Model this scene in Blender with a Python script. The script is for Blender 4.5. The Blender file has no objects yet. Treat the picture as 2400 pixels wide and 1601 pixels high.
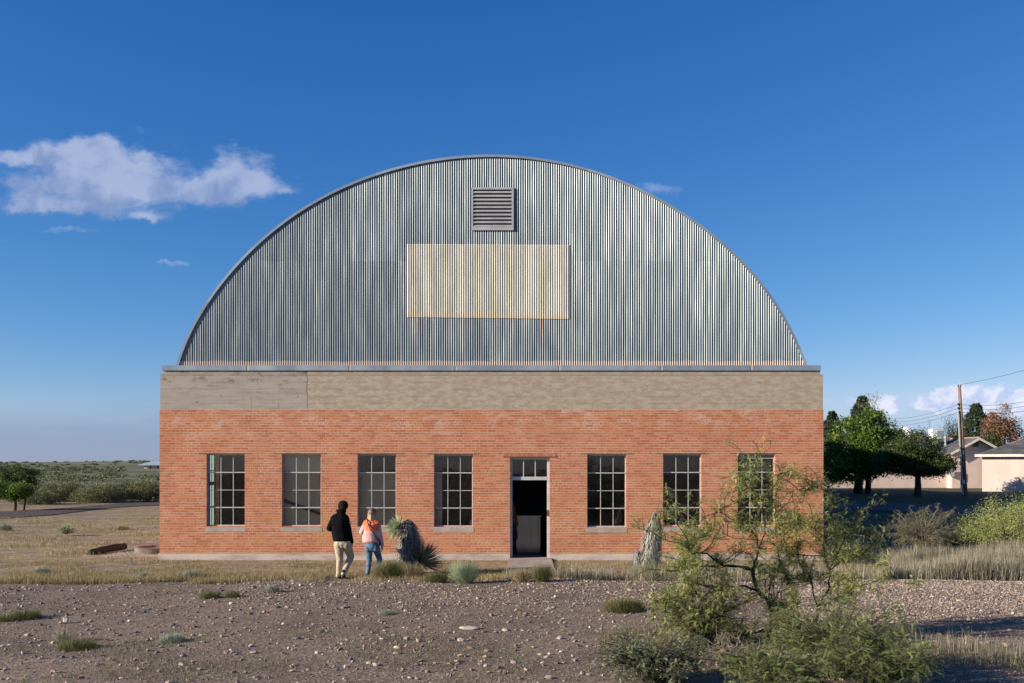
import bpy, math, random
import numpy as np
from mathutils import Vector, Matrix

random.seed(7)
rng = np.random.default_rng(7)
R = math.radians
scene = bpy.context.scene

# ------------------------------------------------------------------ camera
CAM_Y, CAM_Z, F, CX, HY = -26.0, 2.59, 2288.0, 1200.0, 1085.0
cam = bpy.data.cameras.new('camera')
cam_o = bpy.data.objects.new('camera', cam)
scene.collection.objects.link(cam_o)
cam.sensor_width = 36.0
cam.lens = 36.0 * F / 2400.0
cam.shift_x = 0.0
cam.shift_y = (HY - 800.5) / 2400.0
cam.clip_start = 0.2
cam.clip_end = 9000
cam_o.location = (0, CAM_Y, CAM_Z)
cam_o.rotation_euler = (R(90), 0, 0)
scene.camera = cam_o
scene.render.resolution_x, scene.render.resolution_y = 1024, 683

# ------------------------------------------------------------------ light
SUN_AZ, SUN_EL = 72.0, 18.8          # azimuth off the facade normal, towards the left
sd = Vector((-math.sin(R(SUN_AZ)) * math.cos(R(SUN_EL)), -math.cos(R(SUN_AZ)) * math.cos(R(SUN_EL)), math.sin(R(SUN_EL))))
sun = bpy.data.lights.new('sun', 'SUN')
sun.energy = 5.0
sun.angle = R(0.5)
sun.color = (1.0, 0.885, 0.735)
sun_o = bpy.data.objects.new('sun', sun)
scene.collection.objects.link(sun_o)
sun_o.rotation_euler = sd.to_track_quat('Z', 'Y').to_euler()
sun_o.location = (-30, -30, 20)

scene.view_settings.view_transform = 'Standard'
scene.view_settings.look = 'None'
scene.view_settings.gamma = 1.0
scene.view_settings.exposure = 0.85


def px(x, y, d):
    """a point of the photograph at depth d metres from the camera plane"""
    return Vector(((x - CX) * d / F, CAM_Y + d, CAM_Z + (HY - y) * d / F))


# ------------------------------------------------------------------ node helper
class NT:
    def __init__(s, tree):
        s.t = tree

    def n(s, typ, **kw):
        nd = s.t.nodes.new(typ)
        for k, v in kw.items():
            setattr(nd, k, v)
        return nd

    def put(s, sock, val):
        if isinstance(val, bpy.types.NodeSocket):
            s.t.links.new(val, sock)
        elif isinstance(val, (int, float)):
            try:
                sock.default_value = val
            except TypeError:
                sock.default_value = (val, val, val, 1) if len(sock.default_value) == 4 else (val, val, val)
        else:
            v = tuple(val)
            if len(sock.default_value) == 4 and len(v) == 3:
                v = v + (1,)
            sock.default_value = v

    def m(s, op, a, b=None, c=None, clamp=False):
        nd = s.n('ShaderNodeMath', operation=op, use_clamp=clamp)
        s.put(nd.inputs[0], a)
        if b is not None: s.put(nd.inputs[1], b)
        if c is not None: s.put(nd.inputs[2], c)
        return nd.outputs[0]

    def vm(s, op, a, b=None):
        nd = s.n('ShaderNodeVectorMath', operation=op)
        s.put(nd.inputs[0], a)
        if b is not None: s.put(nd.inputs[1], b)
        return nd.outputs['Value'] if op in ('DOT_PRODUCT', 'LENGTH') else nd.outputs[0]

    def mix(s, fac, a, b, mode='MIX'):
        nd = s.n('ShaderNodeMix', data_type='RGBA', blend_type=mode)
        s.put(nd.inputs[0], fac); s.put(nd.inputs[6], a); s.put(nd.inputs[7], b)
        return nd.outputs[2]

    def noise(s, vec, scale=5, detail=3, rough=0.5, color=False):
        nd = s.n('ShaderNodeTexNoise')
        s.put(nd.inputs['Vector'], vec)
        nd.inputs['Scale'].default_value = scale
        nd.inputs['Detail'].default_value = detail
        nd.inputs['Roughness'].default_value = rough
        return nd.outputs['Color' if color else 'Fac']

    def voro(s, vec, scale=5, out='Color', feature='F1'):
        nd = s.n('ShaderNodeTexVoronoi', feature=feature)
        s.put(nd.inputs['Vector'], vec)
        nd.inputs['Scale'].default_value = scale
        return nd.outputs[out]

    def ramp(s, fac, stops, interp='LINEAR'):
        nd = s.n('ShaderNodeValToRGB')
        r = nd.color_ramp
        r.interpolation = interp
        while len(r.elements) < len(stops): r.elements.new(0.5)
        for e, (p, c) in zip(r.elements, stops):
            e.position = p
            e.color = (c, c, c, 1) if isinstance(c, (int, float)) else (*c, 1)
        s.put(nd.inputs[0], fac)
        return nd.outputs[0]

    def step(s, v, a, b):
        nd = s.n('ShaderNodeMapRange', interpolation_type='SMOOTHSTEP')
        s.put(nd.inputs[0], v); s.put(nd.inputs[1], a); s.put(nd.inputs[2], b)
        return nd.outputs[0]

    def comb(s, x, y, z):
        nd = s.n('ShaderNodeCombineXYZ')
        s.put(nd.inputs[0], x); s.put(nd.inputs[1], y); s.put(nd.inputs[2], z)
        return nd.outputs[0]

    def sep(s, v):
        nd = s.n('ShaderNodeSeparateXYZ')
        s.put(nd.inputs[0], v)
        return nd.outputs

    def scale(s, v, t):
        return s.vm('MULTIPLY', v, t)

    def bump(s, h, strength=0.5, dist=0.01):
        nd = s.n('ShaderNodeBump')
        nd.inputs['Strength'].default_value = strength
        nd.inputs['Distance'].default_value = dist
        s.put(nd.inputs['Height'], h)
        return nd.outputs[0]


MATS = {}


def new_mat(name):
    m = bpy.data.materials.new(name)
    m.use_nodes = True
    m.node_tree.nodes.clear()
    nt = NT(m.node_tree)
    nt.out = nt.n('ShaderNodeOutputMaterial')
    MATS[name] = m
    return m, nt


def principled(nt, col, rough=0.8, metal=0.0, normal=None, spec=None):
    b = nt.n('ShaderNodeBsdfPrincipled')
    nt.put(b.inputs['Base Color'], col)
    nt.put(b.inputs['Roughness'], rough)
    nt.put(b.inputs['Metallic'], metal)
    if spec is not None: nt.put(b.inputs['Specular IOR Level'], spec)
    if normal is not None: nt.put(b.inputs['Normal'], normal)
    nt.t.links.new(b.outputs[0], nt.out.inputs[0])
    return b


def simple(name, cols, rough=0.8, metal=0.0, scale=8.0, stretch=(1, 1, 1), bump=0.0, bdist=0.01, bscale=None, tint=False, spec=None):
    m, nt = new_mat(name)
    co = nt.n('ShaderNodeTexCoord').outputs['Object']
    v = nt.scale(co, stretch)
    f = nt.step(nt.noise(v, scale, 4, 0.6), 0.3, 0.7)
    if tint:
        t = nt.n('ShaderNodeAttribute', attribute_name='tint').outputs['Fac']
        f = nt.m('ADD', nt.m('MULTIPLY', t, 0.75), nt.m('MULTIPLY', f, 0.25))
    k = len(cols)
    c = nt.ramp(f, [(i / max(1, k - 1), cols[i]) for i in range(k)]) if k > 1 else cols[0]
    nrm = nt.bump(nt.noise(v, bscale or scale * 3, 4, 0.6), bump, bdist) if bump else None
    principled(nt, c, rough, metal, nrm, spec)
    return m


def leafmat(name, cols, transl=0.35, rough=0.5):
    m, nt = new_mat(name)
    t = nt.n('ShaderNodeAttribute', attribute_name='tint').outputs['Fac']
    k = len(cols)
    c = nt.ramp(t, [(i / (k - 1), cols[i]) for i in range(k)])
    b = nt.n('ShaderNodeBsdfPrincipled')
    nt.put(b.inputs['Base Color'], c)
    nt.put(b.inputs['Roughness'], rough)
    nt.put(b.inputs['Specular IOR Level'], 0.25)
    tr = nt.n('ShaderNodeBsdfTranslucent')
    nt.put(tr.inputs[0], nt.mix(1.0, c, (1.0, 1.1, 0.6), 'MULTIPLY'))
    mx = nt.n('ShaderNodeMixShader')
    mx.inputs[0].default_value = transl
    nt.t.links.new(b.outputs[0], mx.inputs[1])
    nt.t.links.new(tr.outputs[0], mx.inputs[2])
    nt.t.links.new(mx.outputs[0], nt.out.inputs[0])
    return m


# ------------------------------------------------------------------ world: sky and clouds
world = bpy.data.worlds.new('World')
scene.world = world
world.use_nodes = True
world.node_tree.nodes.clear()
w = NT(world.node_tree)
sky = w.n('ShaderNodeTexSky', sky_type='NISHITA')
sky.sun_disc = False
sky.sun_elevation = R(SUN_EL)
sky.sun_rotation = R(180 + SUN_AZ)
sky.altitude = 1400
sky.air_density = 1.0
sky.dust_density = 0.3
sky.ozone_density = 3.0
dirv = w.n('ShaderNodeTexCoord').outputs['Generated']
dx, dy, dz = w.sep(dirv)
dys = w.m('MAXIMUM', dy, 0.02)
front = w.step(dy, 0.02, 0.15)
U = w.m('DIVIDE', dx, dys)
V = w.m('DIVIDE', dz, dys)
uv = w.comb(U, V, 0.0)
n1 = w.noise(uv, 14, 5, 0.6, color=True)
n2 = w.noise(uv, 55, 4, 0.6, color=True)
wx, wy, _ = w.sep(n1)
warp = w.vm('ADD', w.scale(w.vm('SUBTRACT', n1, (0.5, 0.5, 0.5)), (0.055, 0.038, 0)),
            w.scale(w.vm('SUBTRACT', n2, (0.5, 0.5, 0.5)), (0.016, 0.014, 0)))
uvw = w.vm('ADD', uv, warp)


def blobs(lst):
    tot = None
    for (cx, cy, rx, ry, a) in lst:
        d = w.vm('SUBTRACT', uvw, ((cx - CX) / F, (HY - cy) / F, 0))
        d = w.scale(d, (F / rx, F / ry, 0))
        q = w.m('DIVIDE', a, w.m('ADD', 1.0, w.m('POWER', w.vm('DOT_PRODUCT', d, d), 1.6)))
        tot = q if tot is None else w.m('ADD', tot, q)
    return tot


left_cloud = blobs([(40, 372, 95, 20, .55), (190, 352, 85, 26, .55), (255, 345, 45, 22, .45), (215, 395, 75, 30, .45), (345, 385, 75, 26, .5),
                    (200, 428, 90, 22, .7), (330, 440, 170, 20, .55), (470, 435, 110, 22, .55), (560, 425, 85, 34, .7),
                    (672, 447, 24, 10, .45), (535, 365, 22, 34, .45), (595, 368, 26, 22, .35), (70, 450, 32, 32, .35),
                    (75, 482, 70, 14, .6), (190, 480, 150, 20, .6), (350, 503, 55, 10, .6), (15, 422, 40, 14, .4), (120, 365, 60, 20, .4)])
wisps = blobs([(165, 540, 60, 9, .62), (405, 614, 42, 7, .66), (1545, 436, 50, 17, .62), (8, 577, 22, 5, .5), (1940, 948, 14, 7, .7),
               (318, 306, 12, 14, .32), (780, 432, 40, 8, .35)])
right_cloud = blobs([(2200, 925, 42, 20, .8), (2270, 925, 65, 24, .8), (2190, 948, 30, 12, .5), (2330, 938, 55, 26, .9), (2410, 940, 60, 24, .9),
                     (2070, 948, 40, 20, .8), (1998, 945, 16, 12, .8), (2500, 950, 120, 40, .8), (2200, 948, 120, 10, .4)])
bank_top = w.m('ADD', 0.0560, w.m('MULTIPLY', w.m('SUBTRACT', w.noise(w.scale(uv, (1, 4, 1)), 12, 3, .5), .5), 0.02))
bank = w.m('MULTIPLY', w.step(V, w.m('ADD', bank_top, 0.016), w.m('SUBTRACT', bank_top, 0.035)), 0.6)
wisp_n = w.noise(w.scale(uv, (1, 1.8, 1)), 40, 6, 0.62)
wn = w.m('MULTIPLY', w.m('SUBTRACT', wisp_n, 0.5), 1.15)
dL = w.m('MULTIPLY', w.step(w.m('ADD', left_cloud, w.m('MULTIPLY', wn, .75)), 0.24, 0.85), 0.74)
dW = w.m('MULTIPLY', w.step(w.m('ADD', wisps, wn), 0.28, 1.0), 0.42)
dR = w.m('MULTIPLY', w.step(w.m('ADD', right_cloud, w.m('MULTIPLY', wn, 0.9)), 0.38, 0.8), 0.85)
# polarising-filter response of the camera: deepens the red channel of the clear sky
sR, sG, sB = w.sep(sky.outputs[0])
EXK = 0.08 * 2 ** 0.85
def grade(ch, a, g, lo, hi):
    v_ = w.m('MAXIMUM', w.m('MULTIPLY', ch, EXK), 0.001)
    k_ = w.m('MULTIPLY', w.m('POWER', v_, g - 1), a)
    return w.m('MULTIPLY', ch, w.m('MINIMUM', w.m('MAXIMUM', k_, lo), hi))
sky_c = w.comb(grade(sR, 1.067, 1.68, .12, .75), grade(sG, .726, 1.076, .5, .75), grade(sB, .84, .71, .70, 1.2))
shade = w.step(w.m('ADD', w.noise(uvw, 22, 4, .55), w.m('MULTIPLY', w.m('SUBTRACT', V, 0.27), 2.2)), 0.38, 0.66)
colL = w.mix(shade, (1.8, 2.35, 4.0), (3.4, 3.9, 5.3))
colR = w.mix(w.step(w.noise(uvw, 45, 4, .55), 0.4, 0.62), (3.6, 4.3, 6.2), (6.0, 6.1, 7.0))
colB = w.mix(w.step(U, -0.2, 0.2), (1.15, 1.95, 3.5), (2.2, 3.2, 5.5))
lo = w.mix(w.m('MULTIPLY', bank, front), sky_c, colB)
c1 = w.mix(w.m('MULTIPLY', dL, front), lo, colL)
c2 = w.mix(w.m('MULTIPLY', dW, front), c1, (4.0, 4.6, 6.2))
c3 = w.mix(w.m('MULTIPLY', dR, front), c2, colR)
bg = w.n('ShaderNodeBackground')
w.put(bg.inputs[0], c3)
bg.inputs[1].default_value = 0.08
wo = w.n('ShaderNodeOutputWorld')
w.t.links.new(bg.outputs[0], wo.inputs[0])


# ------------------------------------------------------------------ mesh helper
class MB:
    def __init__(s):
        s.V = []; s.F = {}; s.T = []; s.n = 0; s.smooth = False

    def add(s, v, f, tint=0.5):
        v = np.asarray(v, dtype=np.float32).reshape(-1, 3)
        s.V.append(v)
        s.T.append(np.broadcast_to(np.asarray(tint, dtype=np.float32), (len(v),)))
        if isinstance(f, np.ndarray):
            s.F.setdefault(f.shape[1], []).append(f + s.n)
        else:
            for q in f:
                s.F.setdefault(len(q), []).append(np.array([q]) + s.n)
        s.n += len(v)
        return s

    def quads(s, q, tint=0.5):
        """q: N x k x 3"""
        N, k, _ = q.shape
        t = np.repeat(np.broadcast_to(np.asarray(tint, dtype=np.float32), (N,)), k)
        s.V.append(q.reshape(-1, 3).astype(np.float32)); s.T.append(t)
        s.F.setdefault(k, []).append(np.arange(N * k).reshape(N, k) + s.n)
        s.n += N * k

    def box(s, x0, x1, y0, y1, z0, z1, tint=0.5):
        v = [(x, y, z) for z in (z0, z1) for y in (y0, y1) for x in (x0, x1)]
        f = np.array([(0, 2, 3, 1), (4, 5, 7, 6), (0, 1, 5, 4), (2, 6, 7, 3), (0, 4, 6, 2), (1, 3, 7, 5)])
        return s.add(v, f, tint)

    def tube(s, pts, rad, seg=8, tint=0.5, cap=True, flat=1.0):
        pts = [Vector(p) for p in pts]
        k = len(pts)
        if isinstance(rad, (int, float)): rad = [rad] * k
        ring = []
        up = None
        for i, p in enumerate(pts):
            d = (pts[min(i + 1, k - 1)] - pts[max(i - 1, 0)])
            d = d.normalized() if d.length > 1e-9 else Vector((0, 0, 1))
            if up is None:
                up = Vector((0, 1, 0)) if abs(d.y) < 0.9 else Vector((1, 0, 0))
            a = d.cross(up).normalized()
            b = a.cross(d).normalized()
            up = b
            for j in range(seg):
                t = 2 * math.pi * j / seg
                ring.append(p + (a * math.cos(t) + b * math.sin(t) * flat) * rad[i])
        f = []
        for i in range(k - 1):
            for j in range(seg):
                j2 = (j + 1) % seg
                f.append((i * seg + j, i * seg + j2, (i + 1) * seg + j2, (i + 1) * seg + j))
        s.add([tuple(p) for p in ring], np.array(f), tint)
        if cap:
            n0 = s.n - len(ring)
            s.F.setdefault(seg, []).append(np.array([list(range(seg))[::-1]]) + n0)
            s.F.setdefault(seg, []).append(np.array([list(range(seg))]) + n0 + (k - 1) * seg)
        return s

    def capsule(s, p0, p1, r0, r1, seg=14, flat=1.0):
        """tapered limb with rounded ends"""
        p0, p1 = Vector(p0), Vector(p1)
        d = (p1 - p0).normalized()
        pts, rad = [], []
        for t in (0.02, 0.5, 0.86):
            pts.append(p0 - d * r0 * math.sqrt(1 - t * t)); rad.append(r0 * t)
        for t in (0, 0.25, 0.5, 0.75, 1):
            pts.append(p0.lerp(p1, t)); rad.append(r0 + (r1 - r0) * t)
        for t in (0.86, 0.5, 0.02):
            pts.append(p1 + d * r1 * math.sqrt(1 - t * t)); rad.append(r1 * t)
        return s.tube(pts, rad, seg, flat=flat)

    def ell(s, c, r, seg=16, rings=10, rot=None):
        v = []
        M = rot if rot is not None else Matrix.Identity(3)
        for i in range(rings + 1):
            a = math.pi * (0.01 + 0.98 * i / rings)
            for j in range(seg):
                t = 2 * math.pi * j / seg
                p = Vector((r[0] * math.sin(a) * math.cos(t), r[1] * math.sin(a) * math.sin(t), -r[2] * math.cos(a)))
                v.append(tuple(Vector(c) + M @ p))
        f = [(i * seg + j, i * seg + (j + 1) % seg, (i + 1) * seg + (j + 1) % seg, (i + 1) * seg + j) for i in range(rings) for j in range(seg)]
        f.append(tuple(range(seg))[::-1]); f.append(tuple(rings * seg + j for j in range(seg)))
        return s.add(v, f)

    def loft(s, rows, seg=20):
        """rows: (cx, cy, cz, rx, ry) horizontal ellipses from bottom to top"""
        v = []
        for (cx, cy, cz, rx, ry) in rows:
            for j in range(seg):
                t = 2 * math.pi * j / seg
                v.append((cx + rx * math.cos(t), cy + ry * math.sin(t), cz))
        k = len(rows)
        f = [(i * seg + j, i * seg + (j + 1) % seg, (i + 1) * seg + (j + 1) % seg, (i + 1) * seg + j) for i in range(k - 1) for j in range(seg)]
        f.append(tuple(range(seg))[::-1]); f.append(tuple((k - 1) * seg + j for j in range(seg)))
        return s.add(v, f)


OFF = {}
C = scene.collection


def obj(name, mb, mat, parent=None, smooth=False, origin=None):
    V = np.concatenate(mb.V) if mb.V else np.zeros((0, 3), np.float32)
    off = OFF[parent.name] if parent is not None else (np.array(origin, dtype=np.float32) if origin is not None else np.zeros(3, np.float32))
    V = V - off
    me = bpy.data.meshes.new(name)
    me.vertices.add(len(V))
    me.vertices.foreach_set('co', V.ravel())
    loops, starts, totals, pos = [], [], [], 0
    for k, fl in mb.F.items():
        a = np.concatenate(fl)
        loops.append(a.ravel())
        starts.append(pos + np.arange(len(a)) * k)
        totals.append(np.full(len(a), k))
        pos += a.size
    loops = np.concatenate(loops).astype(np.int32)
    starts = np.concatenate(starts).astype(np.int32)
    me.loops.add(len(loops)); me.loops.foreach_set('vertex_index', loops)
    me.polygons.add(len(starts))
    me.polygons.foreach_set('loop_start', starts)
    me.update(calc_edges=True)
    me.polygons.foreach_set('use_smooth', np.full(len(starts), bool(smooth)))
    at = me.attributes.new('tint', 'FLOAT', 'POINT')
    at.data.foreach_set('value', np.concatenate(mb.T).astype(np.float32))
    me.validate()
    me.materials.append(mat)
    o = bpy.data.objects.new(name, me)
    C.objects.link(o)
    if parent is not None:
        o.parent = parent
    else:
        o.location = off.tolist()
    OFF[o.name] = off
    return o


def tag(o, label=None, cat=None, group=None, kind=None):
    if label: o['label'] = label
    if cat: o['category'] = cat
    if group: o['group'] = group
    if kind: o['kind'] = kind
    return o


def thing(name, loc, label, cat, group=None):
    o = bpy.data.objects.new(name, None)
    o.empty_display_size = 0.2
    C.objects.link(o)
    o.location = loc
    OFF[o.name] = np.array(loc, dtype=np.float32)
    return tag(o, label, cat, group)


def copy_tree(o, loc, sc=None, rz=None, label=None, group=None):
    c = o.copy(); C.objects.link(c)
    c.location = loc
    if sc is not None: c.scale = (sc, sc, sc) if isinstance(sc, (int, float)) else sc
    if rz is not None: c.rotation_euler = (0, 0, rz)
    if label: c['label'] = label
    if group: c['group'] = group
    for ch in o.children:
        d = ch.copy(); C.objects.link(d); d.parent = c
        for g in ch.children:
            e = g.copy(); C.objects.link(e); e.parent = d
    return c


# ------------------------------------------------------------------ terrain
def ss(x, a, b):
    t = np.clip((x - a) / (b - a), 0, 1)
    return t * t * (3 - 2 * t)


def gh(x, y):
    x = np.asarray(x, dtype=float); y = np.asarray(y, dtype=float)
    d = y + 26
    amp = 0.35 + 0.65 * ss(x, -6.5, -3.5)
    edge = 20.9 + 0.25 * np.sin(x * 0.9 + 1) + 0.12 * np.sin(x * 2.3)
    z = amp * 0.13 * ss(edge - d, -0.5, 0.7) + 0.014 * np.clip(20.5 - d, 0, 14)
    z = z + 0.018 * np.sin(x * 1.7 + y * 0.6) * np.sin(y * 1.3 - x * 0.4) * ss(-y, 2.0, 5.0) * (d < 40)
    z = z + 0.30 * ss(x, 9.5, 14) * ss(d, 22.2, 25.5) * (1 - ss(d, 26, 34))
    z = z + 0.62 * ss(d, 42, 60) * ss(x, 8, 20)
    rid = 1.3 + 3.1 * ss(x, -600, -350)
    z = z + rid * ss(d, 380, 1000) * (1 - 0.7 * ss(d, 1050, 1800))
    z = z + 0.25 * np.sin(x * 0.02) * np.sin(d * 0.015) * ss(d, 150, 300) * (1 - ss(d, 700, 1000))
    return z


def gz(x, y): return float(gh(x, y))


def gp(pxx, pyy, z=None):
    """ground point seen at pixel"""
    d = 20.0
    for _ in range(40):
        x = (pxx - CX) * d / F
        d = 0.5 * d + 0.5 * (CAM_Z - gz(x, d - 26)) * F / max(pyy - HY, 1)
    x = (pxx - CX) * d / F
    return Vector((x, d - 26, gz(x, d - 26)))


def axis(lo, hi, step, far, grow=1.12):
    a = list(np.arange(lo, hi, step))
    s, v = step, a[-1]
    while v < far[1]:
        s *= grow; v += s; a.append(v)
    s, v = step, a[0]
    b = []
    while v > far[0]:
        s *= grow; v -= s; b.append(v)
    return np.array(b[::-1] + a)


xs = axis(-13, 16, 0.14, (-2500, 2500))
ys = np.concatenate([axis(-16, -2, 0.12, (-200, -2), 1.2), np.arange(-1.8, 8, 0.4)])
ys = ys[ys < 8]
v = ys[-1]; s_ = 0.4; e_ = []
while v < 5000:
    s_ *= 1.05; v += s_; e_.append(v)
ys = np.concatenate([np.unique(np.round(ys, 3)), e_])
X, Y = np.meshgrid(xs, ys)
Z = gh(X, Y)
nx, ny = len(xs), len(ys)
idx = np.arange(nx * ny).reshape(ny, nx)
faces = np.stack([idx[:-1, :-1], idx[:-1, 1:], idx[1:, 1:], idx[1:, :-1]], -1).reshape(-1, 4)

m_ground, g = new_mat('dry_ground')
P = g.n('ShaderNodeNewGeometry').outputs['Position']
gx, gy, gzz = g.sep(P)
flat2 = g.comb(gx, gy, 0.0)
gn1 = g.noise(flat2, 0.9, 5, 0.6)
gn2 = g.noise(flat2, 7.0, 5, 0.65)
vc = g.voro(flat2, 42)
vr, vg_, vb = g.sep(vc)
dirt = g.ramp(gn2, [(0.25, (.105, .074, .053)), (0.5, (.180, .133, .097)), (0.75, (.28, .212, .155))])
peb = g.ramp(vr, [(0.0, (.08, .058, .045)), (0.45, (.20, .15, .118)), (0.8, (.34, .26, .20)), (1.0, (.52, .43, .34))])
dirt = g.mix(g.m('MULTIPLY', g.step(vg_, 0.35, 0.6), 0.75), dirt, peb)
dirt = g.mix(g.m('MULTIPLY', g.step(gn1, 0.45, 0.65), 0.6), dirt, (.115, .082, .065))
# dried grass tint, strip by the building and patchy on the left
sp = g.comb(g.m('MULTIPLY', gx, 0.35), gy, 0.0)
gnl = g.noise(sp, 0.42, 6, 0.62)
gnf = g.noise(sp, 2.6, 5, 0.7)
strip = g.m('MULTIPLY', g.step(gy, -5.5, -4.3), 1.0)
strip = g.m('MULTIPLY', strip, g.m('SUBTRACT', 1.0, g.step(gy, 30, 60)))
patch = g.step(g.m('ADD', g.m('MULTIPLY', gnl, 0.65), g.m('MULTIPLY', gnf, 0.35)), 0.42, 0.54)
near_patch = g.m('SUBTRACT', 1.0, g.step(gy, 1.5, 4.0))
grassm = g.m('MULTIPLY', strip, g.m('MAXIMUM', patch, g.m('MULTIPLY', near_patch, g.step(gnf, 0.43, 0.56))))
gcol = g.ramp(g.noise(flat2, 3.5, 5, 0.7), [(0.3, (.15, .115, .065)), (0.48, (.27, .20, .115)), (0.62, (.40, .30, .175)), (0.75, (.54, .42, .26))])
gcol = g.mix(g.step(g.noise(sp, 0.8, 4, .6), 0.52, 0.62), gcol, (.20, .165, .085))
cg = g.mix(grassm, dirt, gcol)
# far rangeland
farn = g.noise(g.comb(g.m('MULTIPLY', gx, 0.012), g.m('MULTIPLY', gy, 0.028), 0), 1.0, 6, 0.65)
farc = g.ramp(farn, [(0.35, (.075, .095, .050)), (0.5, (.13, .135, .07)), (0.62, (.25, .21, .11)), (0.7, (.12, .135, .07))])
cg = g.mix(g.step(gy, 30, 70), cg, farc)
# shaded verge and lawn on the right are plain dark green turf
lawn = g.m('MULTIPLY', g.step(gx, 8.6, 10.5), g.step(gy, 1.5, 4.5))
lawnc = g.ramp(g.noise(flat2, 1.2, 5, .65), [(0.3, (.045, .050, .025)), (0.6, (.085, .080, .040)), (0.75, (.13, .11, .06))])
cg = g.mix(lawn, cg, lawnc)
hb = g.m('ADD', g.m('MULTIPLY', vb, 0.6), gn2)
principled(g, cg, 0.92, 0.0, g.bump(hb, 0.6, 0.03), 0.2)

gm = MB(); gm.add(np.stack([X, Y, Z], -1).reshape(-1, 3), faces)
ground = tag(obj('ground', gm, m_ground, smooth=True), kind='structure')


def drape(name, lft, rgt, mat, lift=0.03, n=60):
    """ribbon between two polylines laid on the terrain"""
    def rs(pl):
        pl = np.array(pl, float)
        seg = np.r_[0, np.cumsum(np.hypot(*np.diff(pl, axis=0).T))]
        t = np.linspace(0, seg[-1], n)
        return np.stack([np.interp(t, seg, pl[:, 0]), np.interp(t, seg, pl[:, 1])], -1)
    a, b = rs(lft), rs(rgt)
    m = 10
    rows = np.stack([a + (b - a) * k / m for k in range(m + 1)], 0)
    zz = gh(rows[..., 0], rows[..., 1]) + lift
    vv = np.concatenate([rows, zz[..., None]], -1).reshape(-1, 3)
    ii = np.arange((m + 1) * n).reshape(m + 1, n)
    ff = np.stack([ii[:-1, :-1], ii[:-1, 1:], ii[1:, 1:], ii[1:, :-1]], -1).reshape(-1, 4)
    mb = MB(); mb.add(vv, ff)
    return tag(obj(name, mb, mat, smooth=True), kind='structure')


m_grav = simple('road_gravel', [(.060, .048, .043), (.10, .082, .073), (.14, .115, .10)], 1.0, spec=.05, scale=6, bump=.5, bdist=.02, bscale=40)
m_asph = simple('asphalt', [(.030, .032, .038), (.055, .055, .060)], .85, scale=3, bump=.3, bscale=60)
# gravel road on the left: pixel rows 1178..1213
la = [gp(-150, 1222)[:2], gp(0, 1217)[:2], gp(120, 1208)[:2], gp(250, 1192)[:2], gp(330, 1187)[:2], gp(420, 1184)[:2]]
lb = [gp(-150, 1203)[:2], gp(0, 1200)[:2], gp(60, 1198)[:2], gp(170, 1190)[:2], gp(290, 1180)[:2], gp(420, 1177)[:2]]
drape('gravel_road', la, lb, m_grav)
ra = [gp(1950, 1198)[:2], gp(2050, 1197)[:2], gp(2200, 1206)[:2], gp(2330, 1218)[:2], gp(2500, 1230)[:2]]
rb = [gp(1950, 1178)[:2], gp(2050, 1179)[:2], gp(2200, 1184)[:2], gp(2330, 1191)[:2], gp(2500, 1200)[:2]]
drape('asphalt_road', ra, rb, m_asph)

# ------------------------------------------------------------------ building materials
m_brick, b = new_mat('red_brick')
P = b.n('ShaderNodeNewGeometry').outputs['Position']
x_, y_, z_ = b.sep(P)
wob = b.scale(b.vm('SUBTRACT', b.noise(P, 3.0, 3, .6, color=True), (.5, .5, .5)), (.016, .016, .012))
wxx, wyy, wzz = b.sep(wob)
bx = b.m('ADD', b.m('ADD', x_, y_), wxx)
bz = b.m('ADD', z_, wzz)
bv = b.comb(bx, bz, 0)


def bricktex(width):
    t = b.n('ShaderNodeTexBrick')
    t.offset = 0.5
    b.put(t.inputs['Vector'], bv)
    t.inputs['Color1'].default_value = (0.0, 0, 0, 1)
    t.inputs['Color2'].default_value = (1.0, 1, 1, 1)
    t.inputs['Mortar'].default_value = (0.5, .5, .5, 1)
    t.inputs['Scale'].default_value = 1
    t.inputs['Mortar Size'].default_value = 0.0065
    t.inputs['Mortar Smooth'].default_value = 0.25
    t.inputs['Bias'].default_value = 0.0
    t.inputs['Brick Width'].default_value = width
    t.inputs['Row Height'].default_value = 0.0668
    return t.outputs['Color'], t.outputs['Fac']


ca, fa = bricktex(0.216)
cb2, fb2 = bricktex(0.108)
hdr = b.m('LESS_THAN', b.m('MODULO', b.m('ADD', b.m('FLOOR', b.m('DIVIDE', bz, 0.0668)), 600), 6), 0.5)
rnd = b.mix(hdr, ca, cb2)
mort = b.m('ADD', b.m('MULTIPLY', fa, b.m('SUBTRACT', 1, hdr)), b.m('MULTIPLY', fb2, hdr))
big = b.noise(P, 0.55, 4, .6)
bcol = b.ramp(rnd, [(0.0, (.37, .115, .053)), (0.3, (.45, .16, .078)), (0.7, (.54, .225, .118)), (1.0, (.47, .165, .078))])
bcol = b.mix(b.m('MULTIPLY', b.noise(P, 30, 3, .7), 0.35), bcol, (.47, .225, .14))
bcol = b.mix(b.m('MULTIPLY', b.step(big, .45, .65), 0.35), bcol, (.40, .12, .06))
mcol = b.mix(b.step(b.noise(P, 1.6, 4, .6), .4, .6), (.60, .43, .31), (.51, .30, .19))
col = b.mix(mort, bcol, mcol)
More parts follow.
